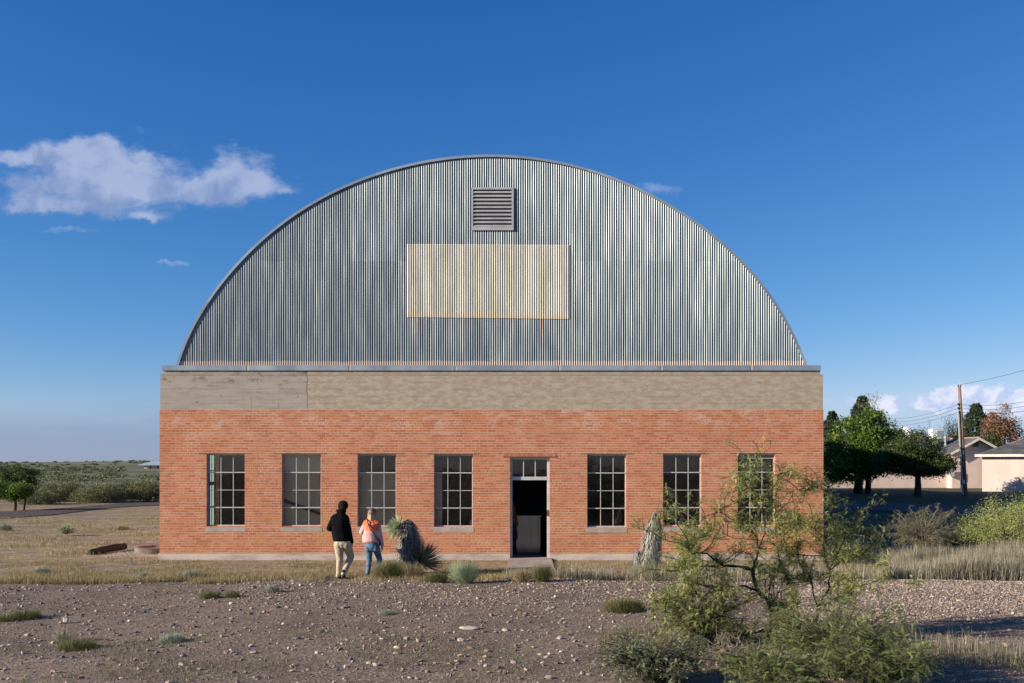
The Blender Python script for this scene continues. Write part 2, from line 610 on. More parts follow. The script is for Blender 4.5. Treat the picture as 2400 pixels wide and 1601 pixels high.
# missing joints read as dark pits
hj = b.m('GREATER_THAN', b.m('ABSOLUTE', b.m('SUBTRACT', b.m('FRACT', b.m('DIVIDE', bz, 0.0668)), .5)), .40)
vj = b.m('MULTIPLY', mort, b.m('SUBTRACT', 1, hj))
pz = b.step(b.noise(P, .9, 3, .6), .38, .62)
pit = b.m('ADD', b.m('MULTIPLY', vj, b.m('MULTIPLY', pz, b.step(b.noise(P, 15, 2, .5), .44, .50))), b.m('MULTIPLY', b.m('MULTIPLY', mort, hj), b.m('MULTIPLY', b.step(b.noise(P, 22, 2, .5), .64, .69), .7)), clamp=True)
col = b.mix(pit, col, (.085, .045, .032))
# efflorescence high on the wall and at the corners; a yellowish wash low down
effn = b.step(b.noise(b.scale(P, (.7, .7, 1.5)), 1.9, 8, .78), .51, .64)
effh = b.m('ADD', b.m('MULTIPLY', b.step(z_, 3.1, 3.9), 0.48), 0.07)
col = b.mix(b.m('MULTIPLY', effn, effh), col, (.64, .50, .44))
yel = b.m('MULTIPLY', b.step(b.noise(b.scale(P, (1, 1, 2)), 1.1, 5, .6), .52, .66), b.m('SUBTRACT', 1, b.step(z_, 0.8, 2.2)))
col = b.mix(b.m('MULTIPLY', yel, .45), col, (.48, .27, .11))
hgt = b.m('SUBTRACT', b.m('MULTIPLY', b.noise(P, 60, 3, .6), .25), b.m('ADD', mort, b.m('MULTIPLY', pit, 2)))
principled(b, col, .9, 0, b.bump(hgt, .7, .006), .2)

m_conc, b = new_mat('board_concrete')
P = b.n('ShaderNodeNewGeometry').outputs['Position']
x_, y_, z_ = b.sep(P)
fx_ = lambda p: (p - CX) / 88.0
xj = (720 - CX) / 88.0
rt = b.step(x_, xj - .005, xj + .005)
st = b.comb(b.m('MULTIPLY', x_, .45), y_, b.m('MULTIPLY', z_, 3.0))
nA = b.noise(st, 2.2, 7, .68)
nB = b.noise(b.comb(b.m('MULTIPLY', x_, .9), y_, b.m('MULTIPLY', z_, 1.9)), 4.2, 8, .72)
tan = b.ramp(nB, [(0.3, (.32, .255, .185)), (0.46, (.35, .28, .205)), (0.54, (.41, .345, .265)), (0.7, (.45, .385, .30))])
gry = b.ramp(nA, [(0.3, (.24, .20, .16)), (0.45, (.34, .295, .25)), (0.6, (.38, .335, .285)), (0.75, (.42, .375, .32))])
# dark lichen streaks near the top of the old left-hand pour
lich = b.m('MULTIPLY', b.step(b.noise(b.comb(b.m('MULTIPLY', x_, 1.2), y_, b.m('MULTIPLY', z_, 2.2)), 2.4, 7, .7), .52, .66), b.step(z_, 4.25, 4.8))
gry = b.mix(b.m('MULTIPLY', lich, .75), gry, (.13, .095, .065))
pits = b.step(b.noise(b.scale(P, (1, 1, .8)), 9, 2, .5), .70, .735)
gry = b.mix(b.m('MULTIPLY', pits, .7), gry, (.12, .09, .07))
col = b.mix(rt, gry, tan)
crack = b.m('ABSOLUTE', b.m('SUBTRACT', b.m('ADD', x_, b.m('MULTIPLY', b.m('SUBTRACT', b.noise(P, 7, 5, .7), .5), .16)), xj))
col = b.mix(b.m('MULTIPLY', b.m('SUBTRACT', 1, b.step(crack, .005, .02)), .6), col, (.09, .07, .05))
brd = b.m('ABSOLUTE', b.m('SUBTRACT', b.m('FRACT', b.m('DIVIDE', b.m('ADD', z_, b.m('MULTIPLY', nA, .03)), .19)), .5))
brd = b.m('MULTIPLY', b.step(brd, .455, .5), b.step(b.noise(b.scale(P, (.6, 1, 3)), 3, 3, .6), .42, .6))
col = b.mix(b.m('MULTIPLY', brd, .22), col, (.22, .175, .13))
vst = b.step(b.noise(b.comb(b.m('MULTIPLY', x_, 5), y_, b.m('MULTIPLY', z_, .8)), 2.0, 6, .7), .56, .72)
vzone = b.m('MULTIPLY', b.step(x_, fx_(480), fx_(560)), b.m('SUBTRACT', 1, b.step(x_, fx_(640), fx_(700))))
col = b.mix(b.m('MULTIPLY', b.m('MULTIPLY', vst, vzone), .75), col, (.15, .11, .075))
cap_ = b.m('SUBTRACT', 1, b.step(b.m('ABSOLUTE', b.m('SUBTRACT', z_, b.m('ADD', 4.915, b.m('MULTIPLY', nA, .03)))), .005, .03))
col = b.mix(b.m('MULTIPLY', cap_, b.m('MULTIPLY', b.step(nB, .4, .6), .65)), col, (.17, .125, .085))
principled(b, col, .92, 0, b.bump(b.m('SUBTRACT', b.m('ADD', nA, b.m('MULTIPLY', b.noise(P, 40, 4, .6), .3)), brd), .6, .012), .2)

m_plinth = simple('plinth_concrete', [(.36, .29, .24), (.50, .42, .36), (.56, .48, .41)], .92, scale=1.6, stretch=(.7, 1, 2.5), bump=.5, bdist=.015, bscale=20)
m_sill = simple('sill_concrete', [(.31, .255, .205), (.43, .365, .30)], .92, scale=3, bump=.4, bscale=25)
m_slab = simple('slab_concrete', [(.24, .195, .17), (.36, .30, .26)], .92, scale=3, bump=.5, bscale=30)

m_corr, b = new_mat('galvanised_corrugated')
P = b.n('ShaderNodeNewGeometry').outputs['Position']
x_, y_, z_ = b.sep(P)
sheet = b.m('FLOOR', b.m('DIVIDE', x_, .61))
wn_ = b.n('ShaderNodeTexWhiteNoise', noise_dimensions='2D')
b.put(wn_.inputs['Vector'], b.comb(sheet, b.m('FLOOR', b.m('DIVIDE', b.m('ADD', z_, b.m('MULTIPLY', b.noise(b.comb(sheet, 0, 0), 3, 1), .5)), 2.75)), 0))
ridge = b.m('FLOOR', b.m('DIVIDE', x_, .061))
streak = b.noise(b.comb(b.m('MULTIPLY', ridge, .37), 0, b.m('MULTIPLY', z_, .22)), 2.5, 2, .5)
strk2 = b.noise(b.comb(b.m('MULTIPLY', x_, 1.6), 0, b.m('MULTIPLY', z_, .4)), 2.0, 5, .6)
f = b.m('ADD', b.m('MULTIPLY', wn_.outputs['Value'], .10), b.m('ADD', b.m('MULTIPLY', streak, .62), b.m('MULTIPLY', strk2, .25)))
col = b.ramp(f, [(0.20, (.075, .105, .13)), (0.42, (.135, .17, .195)), (0.56, (.22, .255, .27)), (0.72, (.42, .43, .405))])
# mud-coloured mortar wash along the foot, lapping up unevenly
foot = b.m('ADD', 5.335, b.m('MULTIPLY', b.m('SUBTRACT', b.noise(b.comb(x_, 0, 0), 1.2, 4, .6), .5), .14))
mud = b.m('SUBTRACT', 1, b.step(z_, b.m('SUBTRACT', foot, .03), foot))
rust_n = b.step(b.noise(b.comb(b.m('MULTIPLY', ridge, 1.7), 0, 0), 1.3, 1), .57, .62)
inx = b.m('MULTIPLY', b.step(x_, (950 - CX) / 88, (960 - CX) / 88), b.m('SUBTRACT', 1, b.step(x_, (1300 - CX) / 88, (1335 - CX) / 88)))
rz_ = b.m('MULTIPLY', b.step(z_, 5.7, 6.45), b.m('SUBTRACT', 1, b.step(z_, 6.5, 6.55)))
rust = b.m('MULTIPLY', b.m('MULTIPLY', rust_n, inx), rz_)
col = b.mix(b.m('MULTIPLY', rust, .85), col, (.34, .13, .05))
col = b.mix(b.m('MULTIPLY', mud, .8), col, (.55, .40, .30))
met = b.m('MULTIPLY', b.m('SUBTRACT', 1, b.m('MAXIMUM', mud, rust)), .45)
principled(b, col, .42, met)

m_fib, b = new_mat('cream_fibreglass')
P = b.n('ShaderNodeNewGeometry').outputs['Position']
x_, y_, z_ = b.sep(P)
n_ = b.noise(b.comb(b.m('MULTIPLY', x_, 3), 0, b.m('MULTIPLY', z_, .6)), 1.4, 6, .65)
col = b.ramp(n_, [(0.3, (.43, .40, .31)), (0.5, (.54, .52, .42)), (0.65, (.63, .61, .52))])
sh_ = b.n('ShaderNodeTexWhiteNoise', noise_dimensions='1D')
b.put(sh_.inputs['W'], b.m('FLOOR', b.m('DIVIDE', x_, .183)))
col = b.mix(b.m('MULTIPLY', b.step(sh_.outputs['Value'], .75, .85), .45), col, (.80, .78, .70))
lowb = b.m('MULTIPLY', b.m('SUBTRACT', 1, b.step(b.m('ADD', z_, b.m('MULTIPLY', n_, .2)), 6.62, 6.78)), .6)
col = b.mix(lowb, col, (.62, .50, .28))
principled(b, col, .55, 0, b.bump(b.noise(b.scale(P, (8, 8, 2)), 6, 3, .6), .2, .004))

m_galv = simple('galvanised_flashing', [(.20, .25, .30), (.28, .335, .385), (.36, .42, .46)], .5, .35, scale=1.3, stretch=(1, 1, .4))
m_joint = simple('sealed_joint', [(.42, .34, .27), (.50, .42, .34)], .9)
m_vent = simple('vent_paint', [(.40, .40, .40), (.50, .50, .49)], .55, .25, scale=3)
m_frame = simple('window_steel', [(.40, .39, .37), (.56, .55, .52)], .55, 0, scale=12)
m_doorf = simple('door_frame_paint', [(.42, .44, .45), (.56, .57, .56)], .5, 0, scale=6)
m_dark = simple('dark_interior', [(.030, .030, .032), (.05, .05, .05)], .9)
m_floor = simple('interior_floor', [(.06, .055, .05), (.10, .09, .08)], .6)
m_rusty = simple('rusty_steel', [(.10, .05, .035), (.17, .10, .07)], .85, .3, scale=30)
m_infill = simple('taupe_painted_block', [(.85, .62, .38), (.93, .72, .47)], .9, scale=4, bump=.5, bdist=.01, bscale=15)
m_steel = simple('brushed_steel', [(.20, .195, .19), (.27, .26, .25)], .22, 1.0, scale=2, stretch=(14, 1, .3), bump=.02)

m_glass, b = new_mat('window_glass')
tr = b.n('ShaderNodeBsdfTransparent'); tr.inputs[0].default_value = (.96, .97, .96, 1)
gl = b.n('ShaderNodeBsdfGlossy'); gl.inputs['Roughness'].default_value = .03
P = b.n('ShaderNodeNewGeometry').outputs['Position']
b.put(gl.inputs['Normal'], b.bump(b.noise(P, 1.5, 2, .5), .12, .02))
df = b.n('ShaderNodeBsdfDiffuse'); df.inputs[0].default_value = (.45, .43, .38, 1)
fr = b.n('ShaderNodeFresnel'); fr.inputs[0].default_value = 1.5
mx = b.n('ShaderNodeMixShader'); b.t.links.new(fr.outputs[0], mx.inputs[0])
b.t.links.new(tr.outputs[0], mx.inputs[1]); b.t.links.new(gl.outputs[0], mx.inputs[2])
mx2 = b.n('ShaderNodeMixShader')
b.put(mx2.inputs[0], b.m('MULTIPLY', b.step(b.noise(b.scale(P, (3, 3, 1.2)), 3, 5, .6), .45, .75), .025))
b.t.links.new(mx.outputs[0], mx2.inputs[1]); b.t.links.new(df.outputs[0], mx2.inputs[2])
b.t.links.new(mx2.outputs[0], b.out.inputs[0])

m_frost, b = new_mat('frosted_teal_glass')
t1 = b.n('ShaderNodeBsdfTranslucent'); t1.inputs[0].default_value = (.58, .70, .70, 1)
t2 = b.n('ShaderNodeBsdfDiffuse'); t2.inputs[0].default_value = (.5, .6, .6, 1)
mx = b.n('ShaderNodeMixShader'); mx.inputs[0].default_value = .35
b.t.links.new(t1.outputs[0], mx.inputs[1]); b.t.links.new(t2.outputs[0], mx.inputs[2])
b.t.links.new(mx.outputs[0], b.out.inputs[0])


# ------------------------------------------------------------------ the brick hangar
def fx(p): return (p - CX) / 88.0
def fz(p): return CAM_Z + (HY - p) / 88.0


XL, XR = fx(374), fx(1930)
ZB = fz(960)          # brick top
TH = 0.32
DEPTH = 38.0
hangar = thing('brick_hangar', (0, 0, 0), 'long red brick hall with a tall curved gable of corrugated metal', 'building')

WIN = [(484, 573.5, 1064, 1233.5), (660.5, 752, 1064, 1234), (838, 928.5, 1064.5, 1234.5), (1017, 1108, 1065, 1235),
       (1376, 1467.5, 1065, 1236), (1554, 1643.5, 1064, 1234), (1729, 1816.5, 1063.5, 1233.5)]
DOOR = (1195.5, 1288.0, 1072.0, 1315.0)


def holed_wall(u0, u1, v0, v1, holes, place, th):
    """wall in (u, v) with rectangular holes; place(u, t, v) -> xyz, t = 0 outer .. 1 inner"""
    us = sorted({u0, u1, *[h[0] for h in holes], *[h[1] for h in holes]})
    vs = sorted({v0, v1, *[h[2] for h in holes], *[h[3] for h in holes]})
    mb = MB()
    def solid(i, j):
        if i < 0 or j < 0 or i >= len(us) - 1 or j >= len(vs) - 1: return False
        cu, cv = (us[i] + us[i + 1]) / 2, (vs[j] + vs[j + 1]) / 2
        return not any(h[0] < cu < h[1] and h[2] < cv < h[3] for h in holes)
    for i in range(len(us) - 1):
        for j in range(len(vs) - 1):
            if not solid(i, j): continue
            a, c, d, e = us[i], us[i + 1], vs[j], vs[j + 1]
            q = [[place(a, 0, d), place(c, 0, d), place(c, 0, e), place(a, 0, e)],
                 [place(a, 1, d), place(a, 1, e), place(c, 1, e), place(c, 1, d)]]
            if not solid(i - 1, j): q.append([place(a, 0, d), place(a, 0, e), place(a, 1, e), place(a, 1, d)])
            if not solid(i + 1, j): q.append([place(c, 0, d), place(c, 1, d), place(c, 1, e), place(c, 0, e)])
            if not solid(i, j - 1): q.append([place(a, 0, d), place(a, 1, d), place(c, 1, d), place(c, 0, d)])
            if not solid(i, j + 1): q.append([place(a, 0, e), place(c, 0, e), place(c, 1, e), place(a, 1, e)])
            mb.quads(np.array(q))
    return mb


holes = [(fx(a), fx(c), fz(e), fz(d)) for (a, c, d, e) in WIN] + [(fx(DOOR[0]), fx(DOOR[1]), 0.04, fz(DOOR[2]))]
mb = holed_wall(XL, XR, 0.0, ZB, holes, lambda u, t, v: (u, t * TH, v), TH)
brick_wall = obj('wall', mb, m_brick, hangar)
brick_wall['label'] = 'orange red brick front wall with seven windows and a doorway'
# side walls and rear wall
mb = holed_wall(TH + .002, DEPTH, 0.0, ZB, [(3.0, 4.22, .62, 2.95)], lambda u, t, v: (XL + t * TH, u, v), TH)
lw = obj('wall', mb, m_brick, hangar)
mb = holed_wall(TH + .002, DEPTH, 0.0, ZB, [(3.6, 4.8, .62, 2.95)], lambda u, t, v: (XR - t * TH, u, v), TH)
rw = obj('wall', mb, m_brick, hangar)
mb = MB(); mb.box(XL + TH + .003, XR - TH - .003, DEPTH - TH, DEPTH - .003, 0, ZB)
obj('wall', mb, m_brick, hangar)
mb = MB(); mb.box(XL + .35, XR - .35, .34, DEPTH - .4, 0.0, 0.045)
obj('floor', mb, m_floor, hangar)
# side window frames and panes
for (wx0, y0, y1, par, mt) in ((XL + .16, 3.0, 4.22, lw, m_frost), (XR - .16, 3.6, 4.8, rw, m_glass)):
    mb = MB()
    z0, z1 = .62, 2.95
    mb.box(wx0 - .02, wx0 + .02, y0, y0 + .04, z0, z1); mb.box(wx0 - .02, wx0 + .02, y1 - .04, y1, z0, z1)
    for yy in (y0 + .45, y0 + .95, y1 - .24): mb.box(wx0 - .015, wx0 + .015, yy - .012, yy + .012, z0, z1)
    for zz, hh in ((z0 + .02, .02), (1.25, .012), (1.96, .05), (2.35, .012), (z1 - .02, .02)): mb.box(wx0 - .018, wx0 + .018, y0, y1, zz - hh, zz + hh)
    fo = obj('window', mb, m_frame, hangar)
    mb = MB(); mb.box(wx0 - .004, wx0 + .004, y0 + .01, y1 - .01, z0 + .01, z1 - .01)
    obj('pane', mb, mt, fo)

# plinth
mb = MB()
zp = fz(1298)
mb.box(fx(371), fx(DOOR[0]) - .002, -.022, -.001, -.15, zp)
mb.box(fx(DOOR[1]) + .002, fx(1932), -.022, -.001, -.15, zp)
mb.box(fx(371), XL - .001, -.001, DEPTH, -.15, zp); mb.box(XR + .001, fx(1932), -.001, DEPTH, -.15, zp)
obj('plinth', mb, m_plinth, hangar)
# concrete band above the brick
mb = MB()
zc = fz(878)
mb.box(fx(375.5), fx(1929), .004, .315, ZB + .001, zc)
mb.box(fx(381), fx(1922.5), .012, .315, zc + .001, fz(856) - .012)
mb.box(fx(375.5), XL + .30, .316, DEPTH, ZB + .001, zc); mb.box(XR - .30, fx(1929), .316, DEPTH, ZB + .001, zc)
mb.box(XL + .31, XR - .31, DEPTH - .3, DEPTH - .01, ZB + .001, zc)
band = obj('concrete_band', mb, m_conc, hangar)
# metal coping along the top of the band
xsj = [380.5, 581, 820, 1069, 1311, 1550, 1761, 1923.5]
mb = MB(); mjs = []
for i in range(len(xsj) - 1):
    a, c = fx(xsj[i]) + (.035 if i else 0), fx(xsj[i + 1]) - (.035 if i < len(xsj) - 2 else 0)
    mb.box(a, c, -.028, .26, fz(868.5), fz(856.5))
    if i: mjs.append(MB().box(fx(xsj[i]) - .034, fx(xsj[i]) + .034, -.022, .255, fz(868.5), fz(856.5) - .003))
cop = obj('coping', mb, m_galv, hangar)
for mj in mjs: obj('joint', mj, m_joint, cop)

# arch profile (outer edge of the trim), measured at the gable plane
GY = 0.14
arch = [(412, 857), (426, 819), (455, 750), (486, 704), (541, 633), (596, 574), (648, 529), (700, 492), (772, 450), (832, 424), (896, 402),
        (950, 386), (1000, 374.5), (1060, 366), (1110, 363), (1152, 362.5), (1200, 363.5), (1250, 368), (1300, 376), (1338, 384), (1427, 411), (1503, 443),
        (1603, 499), (1644, 527), (1710, 581), (1772, 645), (1810, 695), (1844, 750), (1868, 797), (1893.5, 857)]
ap = np.array([[px(a, c, 26 + GY).x, px(a, c, 26 + GY).z] for a, c in arch])
tt = np.r_[0, np.cumsum(np.hypot(*np.diff(ap, axis=0).T))]
# least squares polynomial smoothing of the traced profile
tn = tt / tt[-1] * 2 - 1
cx_ = np.polynomial.chebyshev.chebfit(tn, ap[:, 0], 9); cz_ = np.polynomial.chebyshev.chebfit(tn, ap[:, 1], 9)
tq = np.linspace(-1, 1, 181)
AX, AZ = np.polynomial.chebyshev.chebval(tq, cx_), np.polynomial.chebyshev.chebval(tq, cz_)
AX, AZ = AX.copy(), AZ.copy()
zbase = fz(856.5)
nrm = np.stack([-np.gradient(AZ), np.gradient(AX)], -1); nrm /= np.linalg.norm(nrm, axis=1)[:, None]

# corrugated gable
pitch = 0.0612
def corrugated(x0, x1, ybase, ztop, zbot, amp=.0125, sub=10, holes=()):
    xs_ = np.arange(x0, x1 + 1e-6, pitch / sub)
    zt = ztop(xs_); zb = zbot(xs_)
    keep = zt > zb + .005
    mb = MB()
    yv = ybase + amp * np.cos(2 * np.pi * xs_ / pitch)
    rows = [zb, zt]
    v = np.stack([np.stack([xs_, yv, r], -1) for r in rows], 0).reshape(-1, 3)
    n = len(xs_)
    f = np.array([(i, i + 1, n + i + 1, n + i) for i in range(n - 1) if keep[i] and keep[i + 1]])
    mb.add(v, f)
    return mb


inner = .05
order = np.argsort(AX)
IX, IZ = AX - nrm[:, 0] * inner, AZ - nrm[:, 1] * inner
topf = lambda q: np.interp(q, IX, IZ, left=0, right=0)
mb = corrugated(IX.min() + .01, IX.max() - .01, GY + .05, topf, lambda q: np.full_like(q, zbase + .002))
gable = obj('gable_cladding', mb, m_corr, hangar, smooth=True)
# trim along the arch, with overlap joints
mb = MB()
w_ = .066
for i in range(len(AX) - 1):
    if True:
        o0 = np.array([AX[i], AZ[i]]); o1 = np.array([AX[i + 1], AZ[i + 1]])
        i0 = o0 - nrm[i] * w_; i1 = o1 - nrm[i + 1] * w_
        ya, yb = GY + .008, GY + .07
        mb.quads(np.array([[(o0[0], ya, o0[1]), (i0[0], ya, i0[1]), (i1[0], ya, i1[1]), (o1[0], ya, o1[1])],
                           [(i0[0], ya, i0[1]), (i0[0], ya + .035, i0[1]), (i1[0], ya + .035, i1[1]), (i1[0], ya, i1[1])],
                           [(o0[0], yb, o0[1]), (o0[0], ya, o0[1]), (o1[0], ya, o1[1]), (o1[0], yb, o1[1])]]), float(((i // 16) * 37 % 10) / 10))
m_trim = simple('galvanised_trim', [(.21, .26, .31), (.29, .345, .40), (.40, .45, .48)], .5, .35, scale=1.2, tint=True)
trim = obj('arch_trim', mb, m_trim, hangar)
# barrel roof
mb = MB()
ny_ = 2
for k, off_ in ((0, .012), (1, .05)):
    RX, RZ = AX - nrm[:, 0] * off_, AZ - nrm[:, 1] * off_
    v = np.concatenate([np.stack([RX, np.full_like(RX, GY + .07), RZ], -1), np.stack([RX, np.full_like(RX, DEPTH), RZ], -1)])
    n = len(RX)
    mb.add(v, np.array([(i, i + 1, n + i + 1, n + i) if k else (i + 1, i, n + i, n + i + 1) for i in range(n - 1)]))
m_roof = simple('galvanised_roof', [(.36, .40, .42), (.5, .54, .56)], .5, .5, scale=1)
obj('roof', mb, m_roof, hangar, smooth=True)
# rear gable infill
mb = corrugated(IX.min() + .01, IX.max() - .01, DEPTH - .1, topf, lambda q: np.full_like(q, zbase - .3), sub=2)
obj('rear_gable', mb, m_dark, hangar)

# cream fibreglass panel
qa, qb = px(953.5, 571, 26.1), px(1336, 745, 26.1)
zt0, zt1 = px(0, 570.5, 26.1).z, px(0, 572.5, 26.1).z
zb0, zb1 = px(0, 742.5, 26.1).z, px(0, 747, 26.1).z
mb = corrugated(qa.x, qb.x, GY + .036, lambda q: zt0 + (zt1 - zt0) * (q - qa.x) / (qb.x - qa.x),
                lambda q: zb0 + (zb1 - zb0) * (q - qa.x) / (qb.x - qa.x), amp=.0115)
obj('light_panel', mb, m_fib, hangar, smooth=True)
# louvred vent
va, vb_ = px(1104, 437.5, 26.07), px(1204, 538, 26.07)
vx0, vx1, vz1, vz0 = va.x, vb_.x, va.z, vb_.z
mb = MB()
fw = .052
y0, y1 = GY + .008, GY + .037
mb.box(vx0, vx0 + fw, y0, y1, vz0, vz1); mb.box(vx1 - fw, vx1, y0, y1, vz0, vz1)
mb.box(vx0 + fw, vx1 - fw, y0, y1, vz1 - fw, vz1); mb.box(vx0 + fw, vx1 - fw, y0, y1, vz0, vz0 + .085)
vent = obj('louvre_vent', mb, m_vent, hangar)
mb = MB(); mb.box(vx0 + fw, vx1 - fw, y1 - .004, y1 - .001, vz0 + .085, vz1 - fw)
obj('backing', mb, m_dark, vent)
ns = 10
zz0, zz1 = vz0 + .085, vz1 - fw
st_ = (zz1 - zz0) / ns
for k in range(ns):
    mb = MB()
    zc_ = zz0 + st_ * (k + .5)
    a0, a1 = (y0 + .004, zc_ - st_ * .42), (y1 - .008, zc_ + st_ * .02)
    th = .004
    xx0, xx1 = vx0 + fw + .001, vx1 - fw - .001
    mb.add([(xx0, a0[0], a0[1]), (xx1, a0[0], a0[1]), (xx1, a1[0], a1[1]), (xx0, a1[0], a1[1]),
            (xx0, a0[0], a0[1] + .03), (xx1, a0[0], a0[1] + .03), (xx1, a1[0], a1[1] + .004), (xx0, a1[0], a1[1] + .004)],
           np.array([(0, 3, 2, 1), (4, 5, 6, 7), (0, 1, 5, 4), (2, 3, 7, 6), (0, 4, 7, 3), (1, 2, 6, 5)]))
    obj('slat', mb, m_vent, vent)

# windows
GW = .085   # glazing plane behind the brick face
for wi, (a, c, d, e) in enumerate(WIN):
    x0, x1, z1, z0 = fx(a) + .001, fx(c) - .001, fz(d) - .001, fz(e) + .001
    mb = MB()
    fr_ = .022
    ya, yb = GW, GW + .035
    mb.box(x0, x0 + fr_, ya, yb, z0, z1); mb.box(x1 - fr_, x1, ya, yb, z0, z1)
    mb.box(x0 + fr_, x1 - fr_, ya, yb, z1 - .035, z1); mb.box(x0 + fr_, x1 - fr_, ya, yb, z0, z0 + .032)
    W_, H_ = x1 - x0, z1 - z0
    hz = [z0 + H_ * .258, z0 + H_ * .50, z0 + H_ * .745]
    vxs = [x0 + W_ * .352, x0 + W_ * .675]
    hh = [.0125, .0075, .0125]
    for q, h_ in zip(hz, hh):
        mb.box(x0 + fr_, x1 - fr_, ya - (.012 if h_ > .010 else -.004), yb, q - h_, q + h_)
    zsp = [z0 + .032] + [k for q, h_ in zip(hz, hh) for k in (q - h_, q + h_)] + [z1 - .035]
    for q in vxs:
        for s0 in range(0, len(zsp), 2):
            mb.box(q - .0082, q + .0082, ya + .003, yb - .002, zsp[s0], zsp[s0 + 1])
    if wi == 6:
        zq = fz(1074)
        mb.box(x0 + fr_, x1 - fr_, ya + .006, yb - .004, zq - .009, zq + .009)
    wo_ = obj('window', mb, m_frame, hangar)
    wo_['label'] = ['steel window with pale teal glazing showing through its left edge', 'steel window with taupe block wall right behind all its panes and a dark bar standing for a diagonal shadow band',
                    'steel window behind the two walkers, top row dark above a taupe wall', 'steel window with a white bottle in its lower right corner',
                    'dark steel window just right of the open doorway', 'dark steel window behind the arching yucca stalk',
                    'dark steel window behind the tree, with an extra rail near the top'][wi]
    mb = MB(); mb.box(x0 + .005, x1 - .005, GW + .015, GW + .019, z0 + .004, z1 - .004)
    obj('pane', mb, m_glass, wo_)
    # sloping concrete sill
    sx0, sx1 = fx(a - 2.5), fx(c + 2.5)
    zs1, zs0 = z0 - .003, fz(e + 12.5)
    mb = MB()
    mb.add([(sx0, -.006, zs0), (sx1, -.006, zs0), (sx1, TH, zs0), (sx0, TH, zs0), (sx0, -.006, zs1 - .022), (sx1, -.006, zs1 - .022), (sx1, GW, zs1), (sx0, GW, zs1)],
           np.array([(0, 3, 2, 1), (4, 5, 6, 7), (0, 1, 5, 4), (2, 3, 7, 6), (0, 4, 7, 3), (1, 2, 6, 5)]))
    obj('sill', mb, m_sill, wo_)
    mb = MB(); mb.box(fx(a - 17), fx(c + 16), -.006, .10, z1 + .002, z1 + .017)
    obj('lintel', mb, m_rusty, wo_)

# doorway: frame, transom light, latch
x0, x1, z1 = fx(DOOR[0]) + .001, fx(DOOR[1]) - .001, fz(DOOR[2]) - .001
zt = .052
fr_ = .062
ya, yb = .10, .19
mb = MB()
mb.box(x0, x0 + fr_, ya, yb, zt, z1); mb.box(x1 - fr_, x1, ya, yb, zt, z1)
mb.box(x0 + fr_, x1 - fr_, ya, yb, z1 - .055, z1); mb.box(x0 + fr_, x1 - fr_, ya - .004, yb, fz(1125.5), fz(1117.5))
for q in (1227, 1254.7): mb.box(fx(q) - .012, fx(q) + .012, ya + .01, yb - .01, fz(1117.5), z1 - .055)
dw = obj('doorway', mb, m_doorf, hangar)
dw['label'] = 'open doorway with pale steel frame and three-light transom'
mb = MB(); mb.box(x0 + fr_, x1 - fr_, ya + .03, ya + .034, fz(1117.5), z1 - .055)
obj('transom_pane', mb, m_glass, dw)
mb = MB(); mb.box(x1 - fr_ - .004, x1 + .03, ya - .012, ya - .001, fz(1210), fz(1196)); mb.tube([(x1 - .03, ya - .03, fz(1203)), (x1 - .03, ya - .008, fz(1203))], .022, 10)
obj('latch', mb, m_rusty, dw)
mb = MB(); mb.box(fx(1179), fx(1306), -.008, .10, z1 + .003, z1 + .02)
obj('lintel', mb, m_rusty, dw)
# soldier course over the doorway: bricks on end, 2 mm proud
m_sold = simple('soldier_brick', [(.36, .12, .06), (.46, .18, .10), (.52, .24, .15)], .9, scale=6, tint=True)
mb = MB()
q = fx(1180)
while q < fx(1304):
    mb.box(q, q + .055, -.003, .002, z1 + .024, z1 + .115, random.random())
    q += .0655
obj('soldier_course', mb, m_sold, hangar)

# inner block walls seen close behind the second, third and fourth windows
mb = MB(); mb.box(fx(600), fx(800), .335, .5, .05, 3.4)
iw = obj('inner_wall', mb, m_infill, hangar)
mb = MB(); mb.box(fx(800) + .001, fx(1034), .335, .5, .05, fz(1107))
obj('inner_wall', mb, m_infill, hangar)
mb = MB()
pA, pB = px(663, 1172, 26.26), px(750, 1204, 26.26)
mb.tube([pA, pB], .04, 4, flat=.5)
obj('shadow_band', mb, m_dark, iw)  # dark bar modelled in place of a shadow band across the inner wall
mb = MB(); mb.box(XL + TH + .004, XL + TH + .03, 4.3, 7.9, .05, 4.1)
obj('shade_board', mb, m_dark, hangar)  # dark board added to imitate shade on the inner left wall
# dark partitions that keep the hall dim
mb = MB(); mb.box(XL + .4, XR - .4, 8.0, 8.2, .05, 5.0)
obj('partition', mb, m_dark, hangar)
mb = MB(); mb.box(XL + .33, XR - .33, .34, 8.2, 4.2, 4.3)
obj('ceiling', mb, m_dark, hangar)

# things inside
st = thing('steel_counter', (fx(1250), 1.9, .045), 'plain brushed steel counter standing just inside the open doorway', 'counter')
mb = MB(); mb.box(.12, .80, 1.6, 2.25, .16, 1.07)
obj('cabinet', mb, m_steel, st)
mb = MB(); mb.box(.08, .84, 1.56, 2.29, 1.072, 1.10)
obj('top', mb, m_steel, st)
mb = MB(); mb.box(.15, .78, 1.64, 2.22, .05, .158)
obj('kick_plate', mb, m_steel, st)
m_white = simple('white_plastic', [(.75, .75, .74), (.82, .82, .80)], .4)
bt = thing('bottle', (fx(1103), .22, 0), 'small white bottle standing on the sill inside the fourth window', 'bottle')
bz0 = fz(1232)
mb = MB(); bxx = fx(1103)
mb.tube([(bxx, .16, bz0), (bxx, .16, bz0 + .09), (bxx, .16, bz0 + .11)], [.026, .026, .012], 12)
obj('body', mb, m_white, bt, smooth=True)
mb = MB(); mb.tube([(bxx, .16, bz0 + .111), (bxx, .16, bz0 + .14)], [.014, .012], 10)
obj('cap', mb, m_white, bt)

